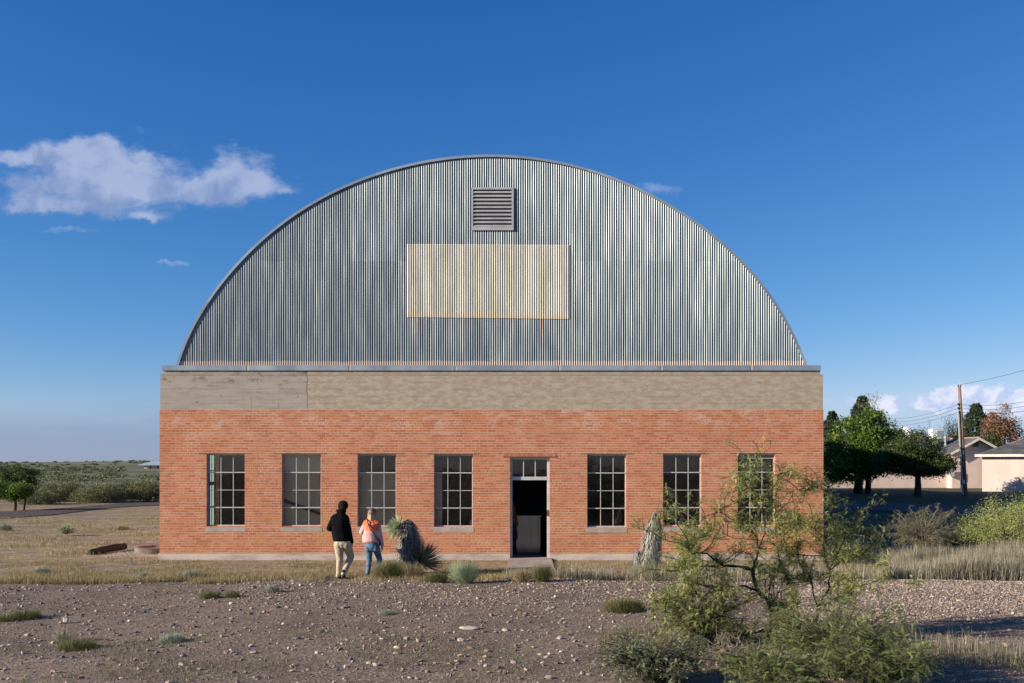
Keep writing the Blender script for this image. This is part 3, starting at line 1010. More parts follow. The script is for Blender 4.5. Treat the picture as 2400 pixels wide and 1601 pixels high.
# door step and slab
mb = MB()
s0, s1 = gp(1192, 1346), gp(1291, 1346)
mb.add([(fx(1192), -3.1, -.05), (fx(1290), -3.1, -.05), (fx(1292), -.03, -.05), (fx(1192), -.03, -.05),
        (fx(1192), -3.05, .03), (fx(1290), -3.05, .03), (fx(1292), -.03, .06), (fx(1192), -.03, .06)],
       np.array([(0, 3, 2, 1), (4, 5, 6, 7), (0, 1, 5, 4), (2, 3, 7, 6), (0, 4, 7, 3), (1, 2, 6, 5)]))
mb.box(fx(1199), fx(1286), -.028, .30, -.02, .051)
tag(obj('door_step', mb, m_slab, origin=(fx(1240), -.5, 0)), 'low grey concrete step in front of the open doorway', 'step')
a_, b_ = gp(1336, 1349), gp(1440, 1339)
mb = MB(); mb.box(a_.x, b_.x, a_.y, b_.y, -.05, .05)
tag(obj('concrete_slab', mb, m_slab, origin=(a_.x, a_.y, 0)), 'narrow concrete slab half hidden by grass right of the door step', 'slab')

# ------------------------------------------------------------------ round concrete basin, its slab and the timber at the left corner
bc = (-10.22, 2.0, 0)
basin = thing('round_basin', bc, 'low round concrete well ring at the left corner of the brick hall', 'well')
mb = MB()
seg = 40
vv, ff = [], []
for (r_, z_) in ((.56, -.12), (.575, .10), (.585, .125), (.50, .13), (.47, .06), (.46, -.12)):
    for j in range(seg):
        t = 2 * math.pi * j / seg
        vv.append((bc[0] + r_ * math.cos(t), bc[1] + r_ * math.sin(t), z_ + .06))
for i in range(5):
    for j in range(seg):
        ff.append((i * seg + j, i * seg + (j + 1) % seg, (i + 1) * seg + (j + 1) % seg, (i + 1) * seg + j))
mb.add(vv, np.array(ff))
obj('ring', mb, simple('dark_concrete', [(.13, .10, .085), (.22, .175, .15)], .95, scale=4, bump=.4), basin, smooth=False)
mb = MB(); mb.tube([(bc[0], bc[1], .10), (bc[0], bc[1], .125)], .475, 32)
obj('lid', mb, m_galv, basin)
mb = MB(); mb.box(-11.35, -9.45, .9, 2.9, -.06, .02)
tag(obj('basin_slab', mb, m_slab, origin=(-10.4, 2, 0)), 'flat square concrete pad under the round well ring', 'slab')
m_wood = simple('weathered_timber', [(.018, .013, .010), (.04, .03, .022), (.07, .052, .040)], .9, scale=3, stretch=(1, 6, 6), bump=.6, bdist=.02)
tA, tB = gp(209, 1301), gp(294, 1291)
mb = MB()
tA2 = Vector((tA.x, tA.y, tA.z + .06)); tB2 = Vector((tB.x, tB.y, tB.z + .13))
mb.tube([tA2, tA2.lerp(tB2, .3) + Vector((0, 0, .015)), tA2.lerp(tB2, .7) + Vector((0, .01, .02)), tB2], [.085, .10, .105, .095], 6, flat=.8)
tag(obj('timber_beam', mb, m_wood, origin=tA), 'dark weathered wooden beam lying on the grass left of the hall', 'beam')

# ------------------------------------------------------------------ background houses, pole, wires
m_stucco = simple('pink_stucco', [(.52, .41, .36), (.60, .48, .42)], .9, scale=1.2, bump=.2, bscale=40)
m_stucco2 = simple('cream_stucco', [(.48, .39, .345), (.55, .455, .40)], .9, scale=1.0, bump=.2, bscale=40)
m_fascia = simple('fascia_paint', [(.55, .51, .46), (.66, .62, .57)], .7)
m_shingle, b = new_mat('grey_shingles')
P = b.n('ShaderNodeTexCoord').outputs['Object']
x_, y_, z_ = b.sep(P)
br = b.n('ShaderNodeTexBrick'); br.offset = .5
b.put(br.inputs['Vector'], b.comb(b.m('ADD', x_, b.m('MULTIPLY', y_, .3)), b.m('MULTIPLY', z_, 2.2), 0))
br.inputs['Color1'].default_value = (.055, .055, .058, 1); br.inputs['Color2'].default_value = (.095, .092, .092, 1)
br.inputs['Mortar'].default_value = (.05, .05, .05, 1)
br.inputs['Scale'].default_value = 1; br.inputs['Brick Width'].default_value = .5; br.inputs['Row Height'].default_value = .28
br.inputs['Mortar Size'].default_value = .02
col = b.mix(b.step(b.noise(P, 1.5, 5, .7), .45, .65), br.outputs[0], (.13, .125, .12))
principled(b, col, .9)
m_ridge = simple('rusty_ridge', [(.33, .17, .10), (.42, .24, .16)], .9, scale=6)
m_bluemetal = simple('blue_metal_roof', [(.30, .36, .44), (.40, .46, .54)], .6, .2)
m_ac = simple('cooler_enamel', [(.60, .62, .58), (.72, .73, .68)], .5)
m_grey = simple('grey_metal', [(.32, .36, .38), (.46, .49, .50)], .5, .4)
m_polewood = simple('pole_wood', [(.13, .075, .05), (.22, .135, .09), (.30, .20, .14)], .9, scale=5, stretch=(6, 6, .4))

HD = 76.0
hz = .62
k_ = HD / F
def hp(pxx, pyy, d=HD): return px(pxx, pyy, d)
gh1 = thing('pink_house', (hp(2200, 1145).x, HD - 26, hz), 'low pink stucco house with a gable wing and white cooler on its grey roof', 'house')
# main body behind the trees; gabled wing in front right
ex0, ex1 = hp(1900, 0).x, hp(2222, 0).x
gx0, gx1 = hp(2232, 0).x, hp(2345, 0).x
pk = (gx0 + gx1) / 2
ez = hp(0, 1062).z + .12
rz_top = hp(0, 1028).z
gy0 = HD - 26
mb = MB(); mb.box(ex0, gx0 - .002, gy0 + 1.0, gy0 + 9, hz - .3, ez)
obj('wall', mb, m_stucco, gh1)
mb = MB()
gv = [(gx0, hz - .3), (gx1, hz - .3), (gx1, ez), (pk, rz_top - .12), (gx0, ez)]
mb.add([(a, gy0, c) for a, c in gv] + [(a, gy0 + 9, c) for a, c in gv],
       [(0, 1, 2, 3, 4), (9, 8, 7, 6, 5), (0, 5, 6, 1), (1, 6, 7, 2), (4, 9, 5, 0), (2, 7, 8, 3), (3, 8, 9, 4)])
obj('wall', mb, m_stucco, gh1)
def slope_slab(mb, p, th=.10):
    p = [Vector(q) for q in p]
    lo = [q - Vector((0, 0, th)) for q in p]
    n = len(p)
    mb.add([tuple(q) for q in p + lo], [tuple(range(n)), tuple(range(2 * n - 1, n - 1, -1))] + [((i + 1) % n, i, n + i, n + (i + 1) % n) for i in range(n)])
rzr = rz_top + .06
mb = MB()
ov = .35
sl = (rz_top - ez) / (pk - gx0)
slope_slab(mb, [(gx0 - ov, gy0 - .5, ez - sl * ov + .06), (pk, gy0 - .5, rzr), (pk, gy0 + 9, rzr), (gx0 - ov, gy0 + 9, ez - sl * ov + .06)])
slope_slab(mb, [(pk + .001, gy0 - .5, rzr), (gx1 + ov, gy0 - .5, ez - sl * ov + .06), (gx1 + ov, gy0 + 9, ez - sl * ov + .06), (pk + .001, gy0 + 9, rzr)])
# long roof to the left
slope_slab(mb, [(ex0, gy0 + .5, ez - .05), (gx0 + .9, gy0 + .5, ez - .05), (pk, gy0 + 4.6, rzr + .03), (ex0, gy0 + 4.6, rzr + .03)])
slope_slab(mb, [(ex0, gy0 + 4.6, rzr + .03), (pk, gy0 + 4.6, rzr + .03), (pk, gy0 + 9, ez - .05), (ex0, gy0 + 9, ez - .05)])
rf = obj('roof', mb, m_shingle, gh1)
mb = MB(); mb.tube([(hp(2205, 0).x, gy0 + 4.6, rzr + .07), (pk, gy0 + 4.6, rzr + .07)], .08, 5); mb.tube([(pk, gy0 - .45, rzr + .02), (pk, gy0 + 4.5, rzr + .03)], .06, 5)
obj('ridge_cap', mb, m_ridge, rf)
mb = MB()
for s_, xe in ((1, gx0 - ov), (-1, gx1 + ov)):
    za = ez - sl * ov + .06
    slope_slab(mb, [(xe, gy0 - .54, za + .01), (pk, gy0 - .54, rzr + .01), (pk, gy0 - .50, rzr + .01), (xe, gy0 - .50, za + .01)][::s_], .19)
obj('bargeboard', mb, m_fascia, gh1)
mb = MB(); vq = hp(2286, 1040); mb.box(vq.x - .22, vq.x + .22, gy0 - .03, gy0 - .004, vq.z - .25, vq.z + .22)
obj('gable_vent', mb, simple('vent_dark', [(.06, .08, .08), (.08, .10, .10)]), gh1)
mb = MB(); vq = hp(2216, 1040, HD + 2); mb.tube([(vq.x, vq.y, vq.z - .5), (vq.x, vq.y, vq.z + .55)], .075, 8); mb.tube([(vq.x, vq.y, vq.z + .45), (vq.x, vq.y, vq.z + .6)], .13, 8)
obj('vent_pipe', mb, m_grey, rf)
# evaporative cooler on the roof
aq = hp(2199, 1028, HD + 2.5)
ac = thing('evaporative_cooler', (aq.x, aq.y, aq.z - .35), 'boxy white evaporative cooler standing on the grey shingle roof', 'cooler')
mb = MB(); mb.box(aq.x - .44, aq.x + .44, aq.y, aq.y + .8, aq.z + .0, aq.z + .74); mb.box(aq.x - .46, aq.x + .46, aq.y - .02, aq.y + .82, aq.z + .741, aq.z + .78)
obj('cabinet', mb, m_ac, ac)
mb = MB()
for k in range(7): mb.box(aq.x - .1 + k * .075, aq.x - .06 + k * .075, aq.y - .02, aq.y - .002, aq.z + .1, aq.z + .66)
obj('louvre_panel', mb, m_grey, ac)
mb = MB(); mb.box(aq.x - .25, aq.x + .05, aq.y + .2, aq.y + .5, aq.z - .6, aq.z - .002)
obj('duct', mb, m_ac, ac)

# electric meters on the gable wing
mq = hp(2229, 1108, HD - .2)
mt = thing('electric_meter', (mq.x, mq.y, hz), 'grey electric meter boxes on a post by the pink gable wall', 'meter')
mb = MB(); mb.box(mq.x - .12, mq.x + .18, mq.y - .2, mq.y - .02, mq.z - .3, mq.z + .3); mb.box(mq.x - .5, mq.x - .22, mq.y - .15, mq.y - .02, mq.z - .15, mq.z + .28)
obj('box', mb, m_grey, mt)
mb = MB(); mb.tube([(mq.x, mq.y - .1, hz - .1), (mq.x, mq.y - .1, mq.z - .301)], .035, 6)
obj('post', mb, m_grey, mt)

# right house with hip roof, turned towards the sun
H2D = 67.5
h2o = hp(2302, 1150, H2D)
h2 = thing('cream_house', (h2o.x, h2o.y, hz), 'sunlit cream stucco house with a dark shingle hip roof at the right edge', 'house')
ang = R(-30)
ux, uy = math.cos(ang), math.sin(ang)
vx_, vy_ = -uy, ux
def q2(a, c, z): return (h2o.x + ux * a + vx_ * c, h2o.y + uy * a + vy_ * c, z)
we = hp(0, 1066, H2D).z
mb = MB()
fp = [(0, 0), (16, 0), (16, 8), (0, 8)]
mb.add([q2(a, c, hz - .3) for a, c in fp] + [q2(a, c, we) for a, c in fp], [(0, 1, 5, 4), (1, 2, 6, 5), (2, 3, 7, 6), (3, 0, 4, 7), (4, 5, 6, 7)])
obj('wall', mb, m_stucco2, h2)
mb = MB()
e_ = .4
rr_ = hp(0, 1011, H2D + 3).z
slope_slab(mb, [q2(-e_, -e_, we + .03), q2(16 + e_, -e_, we + .03), q2(12, 4, rr_), q2(3.9, 4, rr_)], .05)
slope_slab(mb, [q2(-e_, 8 + e_, we + .03), q2(-e_, -e_, we + .03), q2(3.9, 4, rr_)], .05)
slope_slab(mb, [q2(16 + e_, 8 + e_, we + .03), q2(-e_, 8 + e_, we + .03), q2(3.9, 4, rr_), q2(12, 4, rr_)], .05)
rf2 = obj('roof', mb, m_shingle, h2)
mb = MB(); mb.tube([q2(3.6, 4, rr_ + .03), q2(12, 4, rr_ + .03)], .09, 5); mb.tube([q2(0.5, .5, we + .3), q2(3.9, 4, rr_ + .03)], .05, 5)
obj('ridge_cap', mb, m_ridge, rf2)
mb = MB()
for (a0, c0, a1, c1) in ((-e_ - .02, -e_ - .02, 16, -e_ - .02), (-e_ - .02, -e_, -e_ - .02, 8)):
    p0, p1 = Vector(q2(a0, c0, we)), Vector(q2(a1, c1, we))
    slope_slab(mb, [p0 + Vector((0, 0, .03)), p1 + Vector((0, 0, .03)), p1 + Vector((0, .04, .03)), p0 + Vector((0, .04, .03))], .17)
obj('fascia', mb, m_fascia, h2)

# far house on the left skyline
fo_ = px(358, 1101, 430)
fh = thing('far_house', (fo_.x, fo_.y, fo_.z), 'tiny far house with a blue-grey hip roof on the left horizon', 'house')
mb = MB()
for k in range(6): mb.box(fo_.x - 3.8 + k * 3.2, fo_.x - 1.3 + k * 3.2, fo_.y, fo_.y + 7, fo_.z - 1, fo_.z + 1.9)
obj('wall', mb, m_stucco2, fh)
mb = MB(); mb.box(fo_.x - 3.4, fo_.x + 14, fo_.y + .5, fo_.y + 6.5, fo_.z - 1, fo_.z + 1.88)
obj('recess', mb, m_rusty, fh)
mb = MB()
rt_ = fo_.z + 3.9
slope_slab(mb, [(fo_.x - 6, fo_.y - 1.5, fo_.z + 2.1), (fo_.x + 17, fo_.y - 1.5, fo_.z + 2.1), (fo_.x + 12, fo_.y + 3.5, rt_), (fo_.x - 1, fo_.y + 3.5, rt_)], .15)
slope_slab(mb, [(fo_.x - 6, fo_.y + 8.5, fo_.z + 2.1), (fo_.x - 6, fo_.y - 1.5, fo_.z + 2.1), (fo_.x - 1, fo_.y + 3.5, rt_)], .15)
slope_slab(mb, [(fo_.x + 17, fo_.y + 8.5, fo_.z + 2.1), (fo_.x - 6, fo_.y + 8.5, fo_.z + 2.1), (fo_.x - 1, fo_.y + 3.5, rt_), (fo_.x + 12, fo_.y + 3.5, rt_)], .15)
obj('roof', mb, m_bluemetal, fh)

# utility pole
PD = 58.5
pb, ptop = px(2263, 1158, PD), px(2248.5, 906, PD)
pb.z = gz(pb.x, pb.y) - .1
pole = thing('utility_pole', tuple(pb), 'leaning brown wooden utility pole with a grey conduit in front of the pink house', 'utility pole')
mb = MB(); mb.tube([pb, pb.lerp(ptop, .5), ptop], [.135, .115, .09], 10)
obj('post', mb, m_polewood, pole, smooth=True)
mb = MB()
c0 = pb.lerp(ptop, .03) + Vector((-.20, -.1, 0)); c1 = pb.lerp(ptop, .78) + Vector((-.20, -.1, 0))
mb.tube([c0, c1], .045, 8)
obj('conduit', mb, m_grey, pole)
mb = MB(); mp = pb.lerp(ptop, .14) + Vector((-.22, -.2, 0)); mb.ell(mp, (.13, .12, .2), 10, 8)
obj('meter', mb, m_grey, pole)
mb = MB()
for s_ in (-.07, .07): mb.tube([ptop + Vector((s_, -.02, -.02)), ptop + Vector((s_, -.02, .12))], [.045, .03], 8)
obj('cap_insulator', mb, m_dark, pole)
racks = []
for yy in (948, 957, 966):
    q = px(2251, yy, PD)
    t = (q.z - pb.z) / (ptop.z - pb.z)
    q = pb.lerp(ptop, t) + Vector((-.17, -.08, 0))
    racks.append(q)
    mb = MB(); mb.tube([q + Vector((0, 0, -.07)), q + Vector((0, 0, -.02)), q + Vector((0, 0, .02)), q + Vector((0, 0, .07))], [.06, .035, .035, .06], 8)
    obj('insulator', mb, m_dark, pole)
m_wire = simple('wire', [(.05, .055, .06), (.07, .07, .08)], .6)
def wire(a, c, sag, label):
    pts = []
    for i in range(25):
        t = i / 24
        p = Vector(a).lerp(Vector(c), t); p.z -= sag * 4 * t * (1 - t)
        pts.append(p)
    mb = MB(); mb.tube(pts, .011, 5)
    return tag(obj('overhead_wire', mb, m_wire, origin=a), label, 'wire', 'thin overhead wires on the utility pole')
for i, (yl, yr) in enumerate(((978, 935), (986, 946), (994, 958))):
    nm = ('top', 'middle', 'bottom')[i]
    wire(racks[i], px(2085, yl + 3, 84), .25, f'{nm} of the three wires running left from the pole behind the trees')
    wire(racks[i], px(2460, yr - 6, 60), .25, f'{nm} of the three lower wires running right from the pole')
wire(ptop + Vector((0, 0, .1)), px(2460, 850, 58), .1, 'single highest wire rising right from the pole tip')
dq = px(2125, 1014, 120)
mb = MB(); mb.ell((dq.x, dq.y, dq.z - .4), (.85, .85, 1.1), 16, 10)
mb.tube([(dq.x, dq.y, gz(dq.x, dq.y)), (dq.x, dq.y, dq.z - .6)], .3, 8)
tag(obj('water_tank', mb, m_white, origin=(dq.x, dq.y, 0)), 'small round white tank top peeking between the two leafy trees', 'tank')

# ------------------------------------------------------------------ vegetation tools
m_bark = simple('dark_bark', [(.018, .014, .011), (.038, .029, .023), (.075, .058, .046)], .95, scale=12, stretch=(1, 1, .4), bump=.6, bdist=.01)
m_bark2 = simple('grey_bark', [(.10, .085, .07), (.19, .165, .14)], .95, scale=10)
m_leaf_bright = leafmat('broad_leaves', [(.035, .060, .014), (.085, .14, .028), (.17, .23, .045), (.29, .33, .07)], .4)
m_leaf_olive = leafmat('olive_leaves', [(.025, .038, .012), (.05, .072, .022), (.085, .11, .035), (.13, .14, .05)], .3)
m_conifer = leafmat('conifer_needles', [(.018, .032, .018), (.032, .052, .026), (.05, .075, .034), (.075, .10, .045)], .15)
m_rustleaf = leafmat('rust_leaves', [(.16, .085, .055), (.25, .13, .08), (.33, .18, .11), (.16, .15, .06)], .3)
m_scrub = leafmat('scrub_leaves', [(.065, .075, .038), (.115, .125, .062), (.17, .175, .09), (.25, .235, .13)], .25)
m_mesq = leafmat('mesquite_leaves', [(.12, .155, .060), (.24, .28, .10), (.39, .42, .15), (.60, .57, .21)], .4)
m_drygrass = leafmat('dry_grass', [(.17, .125, .075), (.30, .23, .135), (.46, .365, .22), (.62, .53, .37)], .3)
m_greygrass = leafmat('pale_grass', [(.11, .095, .055), (.24, .205, .135), (.37, .335, .25), (.52, .48, .40)], .3)
m_greengrass = leafmat('green_grass', [(.07, .085, .035), (.125, .135, .058), (.21, .195, .095), (.34, .29, .165)], .3)
m_sage = leafmat('sage_leaves', [(.16, .19, .14), (.25, .29, .23), (.34, .38, .31), (.42, .45, .38)], .2)
m_yucca = leafmat('yucca_leaves', [(.16, .20, .12), (.27, .32, .20), (.40, .45, .31), (.52, .55, .42)], .2)
m_yuccad = leafmat('yucca_dark_leaves', [(.08, .085, .05), (.17, .165, .10), (.30, .28, .18), (.46, .43, .31)], .15)
m_skirt = leafmat('dead_yucca_leaves', [(.07, .065, .058), (.20, .185, .165), (.34, .315, .28), (.50, .46, .41)], .1)
m_deadtwig = simple('dead_twigs', [(.14, .115, .09), (.24, .20, .16)], .95, scale=10)


def rdir(n, r=rng):
    v = r.normal(size=(n, 3)); return v / np.linalg.norm(v, axis=1)[:, None]


def leaf_quads(mb, cen, size, tint, flat=0.5):
    """small leaf clumps as rhombic faces"""
    n = len(cen)
    a = rdir(n); b_ = np.cross(a, rdir(n)); b_ /= np.linalg.norm(b_, axis=1)[:, None]
    s = (size * (0.6 + 0.8 * rng.random(n)))[:, None]
    q = np.stack([cen - a * s, cen - b_ * s * flat, cen + a * s, cen + b_ * s * flat], 1)
    mb.quads(q, tint)


def crown(mb, ells, n_clump, per, clump_r, leaf, shell=0.55, tint_hi=0.9):
    vols = np.array([e[3] * e[4] * e[5] for e in ells]) ** .67
    pick = rng.choice(len(ells), n_clump, p=vols / vols.sum())
    cs = []
    for i in pick:
        cx, cy, cz, rx, ry, rz = ells[i]
        d = rdir(1)[0]; rad = (shell + (1 - shell) * rng.random()) ** .7
        cs.append((cx + d[0] * rx * rad, cy + d[1] * ry * rad, cz + d[2] * rz * rad))
    cs = np.array(cs)
    tb = rng.random(n_clump)
    cen = np.repeat(cs, per, 0) + rng.normal(size=(n_clump * per, 3)) * clump_r * np.array([1, 1, .7])
    ti = np.clip(np.repeat(tb, per) * .65 + rng.random(n_clump * per) * .35, 0, 1) * tint_hi
    leaf_quads(mb, cen, leaf, ti)
    return cs


def limbs(mb, base, targets, r0, split=.35):
    for t in targets:
        t = Vector(t); b0 = Vector(base)
        mid = b0.lerp(t, .5) + Vector((rng.normal() * .12, rng.normal() * .12, .1)) * (t - b0).length * .5
        mb.tube([b0, b0.lerp(mid, .5), mid, mid.lerp(t, .6), t], [r0, r0 * .8, r0 * .6, r0 * .35, r0 * .12], 6, cap=False)


def tree(name, label, cat, base, height, ells, n_clump, per, clump_r, leaf, mleaf, mbark=None, trunk_r=.18, fork=.35, extra_trunks=(), group=None, nl=14):
    base = Vector(base)
    root = thing(name, tuple(base), label, cat, group)
    mb = MB()
    cs = crown(mb, ells, n_clump, per, clump_r, leaf)
    obj('crown', mb, mleaf, root)
    mt_ = MB()
    f_ = Vector((base.x + .05, base.y, base.z + height * fork))
    mt_.tube([base - Vector((0, 0, .15)), base.lerp(f_, .5) + Vector((.04, 0, 0)), f_], [trunk_r * 1.25, trunk_r, trunk_r * .85], 9)
    limbs(mt_, f_, cs[rng.choice(len(cs), min(nl, len(cs)), replace=False)], trunk_r * .5)
    for (ox, oz, lean) in extra_trunks:
        b2 = base + Vector((ox, .3, -.1)); t2 = Vector((b2.x + lean, b2.y, base.z + height * fork * 1.1))
        mt_.tube([b2, t2], [trunk_r * .8, trunk_r * .6], 8)
        limbs(mt_, t2, cs[rng.choice(len(cs), 5)], trunk_r * .35)
    obj('trunk', mt_, mbark or m_bark, root, smooth=True)
    return root


def gbase(pxx, d):
    x = (pxx - CX) * d / F
    return (x, d - 26, gz(x, d - 26))


def E(pxx, pyy, d, rx, ry, rz):
    p = px(pxx, pyy, d); s = d / F
    return (p.x, p.y, p.z, rx * s, ry * s, rz * s)


# right-hand trees
d = 62
tree('broadleaf_tree', 'big bright green leafy tree beside the right corner of the hall', 'tree', gbase(2010, d), 5,
     [E(1950, 1085, d, 34, 60, 40), E(1990, 1040, d, 45, 60, 55), E(2035, 1010, d - 1, 42, 60, 50), E(2060, 1070, d - 1, 40, 50, 45), E(2000, 1100, d, 60, 60, 25), E(2085, 1020, d + 1, 22, 30, 28),
      E(2125, 1008, d + 1, 8, 12, 12), E(1925, 1105, d + 2, 50, 50, 30)],
     260, 90, .26, .095, m_leaf_bright, trunk_r=.26, fork=.30, extra_trunks=((.75, 0, .1),), nl=22)
d = 58
tree('round_tree', 'rounded dark olive-green tree left of the utility pole', 'tree', gbase(2149, d), 4,
     [E(2140, 1050, d, 60, 60, 38), E(2110, 1075, d, 50, 50, 34), E(2185, 1085, d, 40, 50, 30), E(2205, 1085, d - 1, 28, 30, 20), E(2080, 1080, d, 34, 40, 26), E(2150, 1095, d, 70, 60, 18)],
     300, 100, .20, .060, m_leaf_olive, trunk_r=.19, fork=.30, nl=24)


def conifer(label, pxx, top, d, halfw, seed_ell, dens, base=None):
    b0 = Vector(gbase(pxx, d)); ht = px(pxx, top, d).z - b0.z
    root = thing('conifer', tuple(b0), label, 'conifer', None)
    mb = MB()
    n = dens
    t = rng.random(n) ** .75 * .92 + .04
    prof = np.interp(t, [0, .12, .3, .6, .75, .88, 1], [.6, .95, 1, .88, .66, .36, .03]) * (1 + .10 * np.sin(t * 41) + .1 * rng.normal(size=n))
    a = rng.random(n) * 2 * np.pi
    w_ = halfw * d / F
    rr = prof * w_ * np.sqrt(.25 + .75 * rng.random(n))
    cen = np.stack([b0.x + np.cos(a) * rr, b0.y + np.sin(a) * rr, b0.z + t * ht], -1)
    per = 26
    tb = np.repeat(rng.random(n), per)
    c2 = np.repeat(cen, per, 0)
    c2 = c2 + np.repeat(1.35 - t, per)[:, None] * rng.normal(size=c2.shape) * np.array([.15, .15, .13]) * (.5 + w_ * .3)
    leaf_quads(mb, c2, .10, np.clip(tb * .6 + rng.random(n * per) * .4, 0, 1), .35)
    obj('crown', mb, m_conifer, root)
    mb = MB(); mb.tube([b0, b0 + Vector((0, 0, ht * .97))], [.22, .03], 7)
    obj('trunk', mb, m_bark, root)
    return root


conifer('slim dark conifer nearest the hall corner, left of the taller one', 1950, 958, 96, 34, None, 620)
conifer('tallest dark conifer rising behind the bright leafy tree', 2021, 922, 92, 42, None, 900)
conifer('dense dark conifer directly right of the utility pole top', 2288, 940, 100, 42, None, 900)


def bare_tree(name, label, pxx, d, top, spread, n, leafn, mleaf, group=None, r0=.16, trunkfrac=.3, mbark=None):
    b0 = Vector(gbase(pxx, d)); ht = px(pxx, top, d).z - b0.z; s = d / F
    root = thing(name, tuple(b0), label, 'tree', group)
    mb = MB(); tips = []
    def grow(p, dv, L, r, lev):
        pts = [p]; dd = dv.copy()
        for i in range(4):
            dd = (dd + Vector((rng.normal(), rng.normal(), rng.normal() * .6 + .12)) * .18).normalized()
            pts.append(pts[-1] + dd * L / 4)
        mb.tube(pts, [r, r * .85, r * .7, r * .55, r * .4], 5 if lev < 2 else 3, cap=False)
        if lev >= 4:
            tips.extend(pts[1:]); return
        for i in range(3 if lev else n):
            k = rng.integers(1, 5)
            nd = (dd + Vector((rng.normal(), rng.normal(), rng.normal() * .5 + .25)) * .65).normalized()
            grow(pts[k], nd, L * .68, r * .55, lev + 1)
    grow(b0, Vector((0, 0, 1)), ht * .34, r0, 0)
    # scale to the wanted height and spread
    V = np.concatenate(mb.V); zmax = V[:, 2].max(); xr_ = np.percentile(np.abs(V[:, 0] - b0.x), 98)
    kz, kx = ht / (zmax - b0.z), spread * s / xr_
    for a in mb.V:
        a[:, 2] = b0.z + (a[:, 2] - b0.z) * kz; a[:, 0] = b0.x + (a[:, 0] - b0.x) * kx; a[:, 1] = b0.y + (a[:, 1] - b0.y) * kx
    obj('trunk', mb, mbark or m_bark2, root)
    if leafn:
        T = np.array([tuple(t) for t in tips])
        T[:, 2] = b0.z + (T[:, 2] - b0.z) * kz; T[:, 0] = b0.x + (T[:, 0] - b0.x) * kx; T[:, 1] = b0.y + (T[:, 1] - b0.y) * kx
        c = T[rng.choice(len(T), leafn)] + rng.normal(size=(leafn, 3)) * .22
        ml = MB(); leaf_quads(ml, c, .06, rng.random(leafn) * .9)
        obj('crown', ml, mleaf, root)
    return root


bare_tree('bare_tree', 'sparse grey bare-branched tree right of the tallest conifer', 2078, 88, 922, 48, 6, 3500, m_scrub, r0=.2)
bare_tree('bare_tree', 'dark thin-branched tree behind the white roof cooler', 2222, 92, 968, 42, 5, 2200, m_leaf_olive, r0=.15, mbark=m_bark)
bare_tree('bare_tree', 'low bare twiggy tree top left of the roof cooler', 2172, 98, 985, 26, 5, 500, m_leaf_olive, r0=.12, mbark=m_bark)
d = 96
tree('autumn_tree', 'rust brown autumn tree between the dark conifer and the cream house roof', 'tree', gbase(2350, d), 7,
     [E(2335, 1000, d, 22, 24, 30), E(2326, 985, d, 8, 10, 26), E(2352, 985, d, 11, 12, 38), E(2368, 1000, d, 14, 14, 30), E(2350, 1025, d, 36, 30, 30), E(2320, 1015, d, 16, 20, 22), E(2385, 1015, d, 10, 14, 20)],
     200, 40, .28, .09, m_rustleaf, mbark=m_bark2, trunk_r=.18, nl=26)
d = 90
tree('green_bush', 'small green tree between the gable roof and the rusty autumn tree', 'tree', gbase(2318, d), 5,
     [E(2315, 1035, d, 22, 24, 22), E(2335, 1045, d, 20, 20, 20), E(2295, 1045, d, 16, 16, 18), E(2250, 1025, d + 6, 22, 16, 20)],
     90, 50, .26, .09, m_leaf_olive, trunk_r=.12)
d = 74
tree('house_tree', 'dark narrow bush standing against the cream house wall', 'tree', gbase(2266, 60.5), 3,
     [E(2160, 1105, 55, 14, 14, 20)], 12, 20, .1, .05, m_leaf_olive, trunk_r=.06) if False else None
d = 110
tree('background_tree', 'dark tree just visible behind the leafy tree at the hall corner', 'tree', gbase(1940, d), 7,
     [E(1960, 1030, d, 60, 60, 40), E(2060, 1050, d, 70, 60, 30), E(2150, 1060, d, 70, 60, 28)], 120, 40, .5, .16, m_leaf_olive)


# scrub bushes
def scrub(name, label, base, w_, h_, n_clump, per, leaf, mleaf, group=None, stems=16, low=.10, cr=.12, wisps=0, twigm=None):
    b0 = Vector(base)
    root = thing(name, tuple(b0), label, 'shrub', group)
    mb = MB(); mt_ = MB()
    cs = []
    for i in range(n_clump):
        a = rng.random() * 6.283; r = math.sqrt(rng.random()) * w_ * .5
        top = h_ * (1 - (r / (w_ * .55)) ** 2 * .7) * (.75 + .3 * rng.random())
        cs.append((b0.x + math.cos(a) * r, b0.y + math.sin(a) * r, b0.z + low * h_ + (top - low * h_) * rng.random() ** .6))
    cs = np.array(cs)
    tb = np.repeat(rng.random(n_clump), per)
    c2 = np.repeat(cs, per, 0) + rng.normal(size=(n_clump * per, 3)) * cr
    leaf_quads(mb, c2, leaf, np.clip(tb * .6 + rng.random(len(c2)) * .4, 0, 1), .35)
    obj('foliage', mb, mleaf, root)
    tg = cs[rng.choice(n_clump, stems)]
    for t in tg:
        t = Vector(t) + Vector((0, 0, cr)); m_ = b0.lerp(t, .5) + Vector((rng.normal(), rng.normal(), 1)) * .05 * h_
        mt_.tube([b0 + Vector((rng.normal() * .05, rng.normal() * .05, -.05)), m_, t], [.028 * h_, .018 * h_, .006 * h_], 5, cap=False)
    obj('stems', mt_, twigm or m_bark, root)
    return root


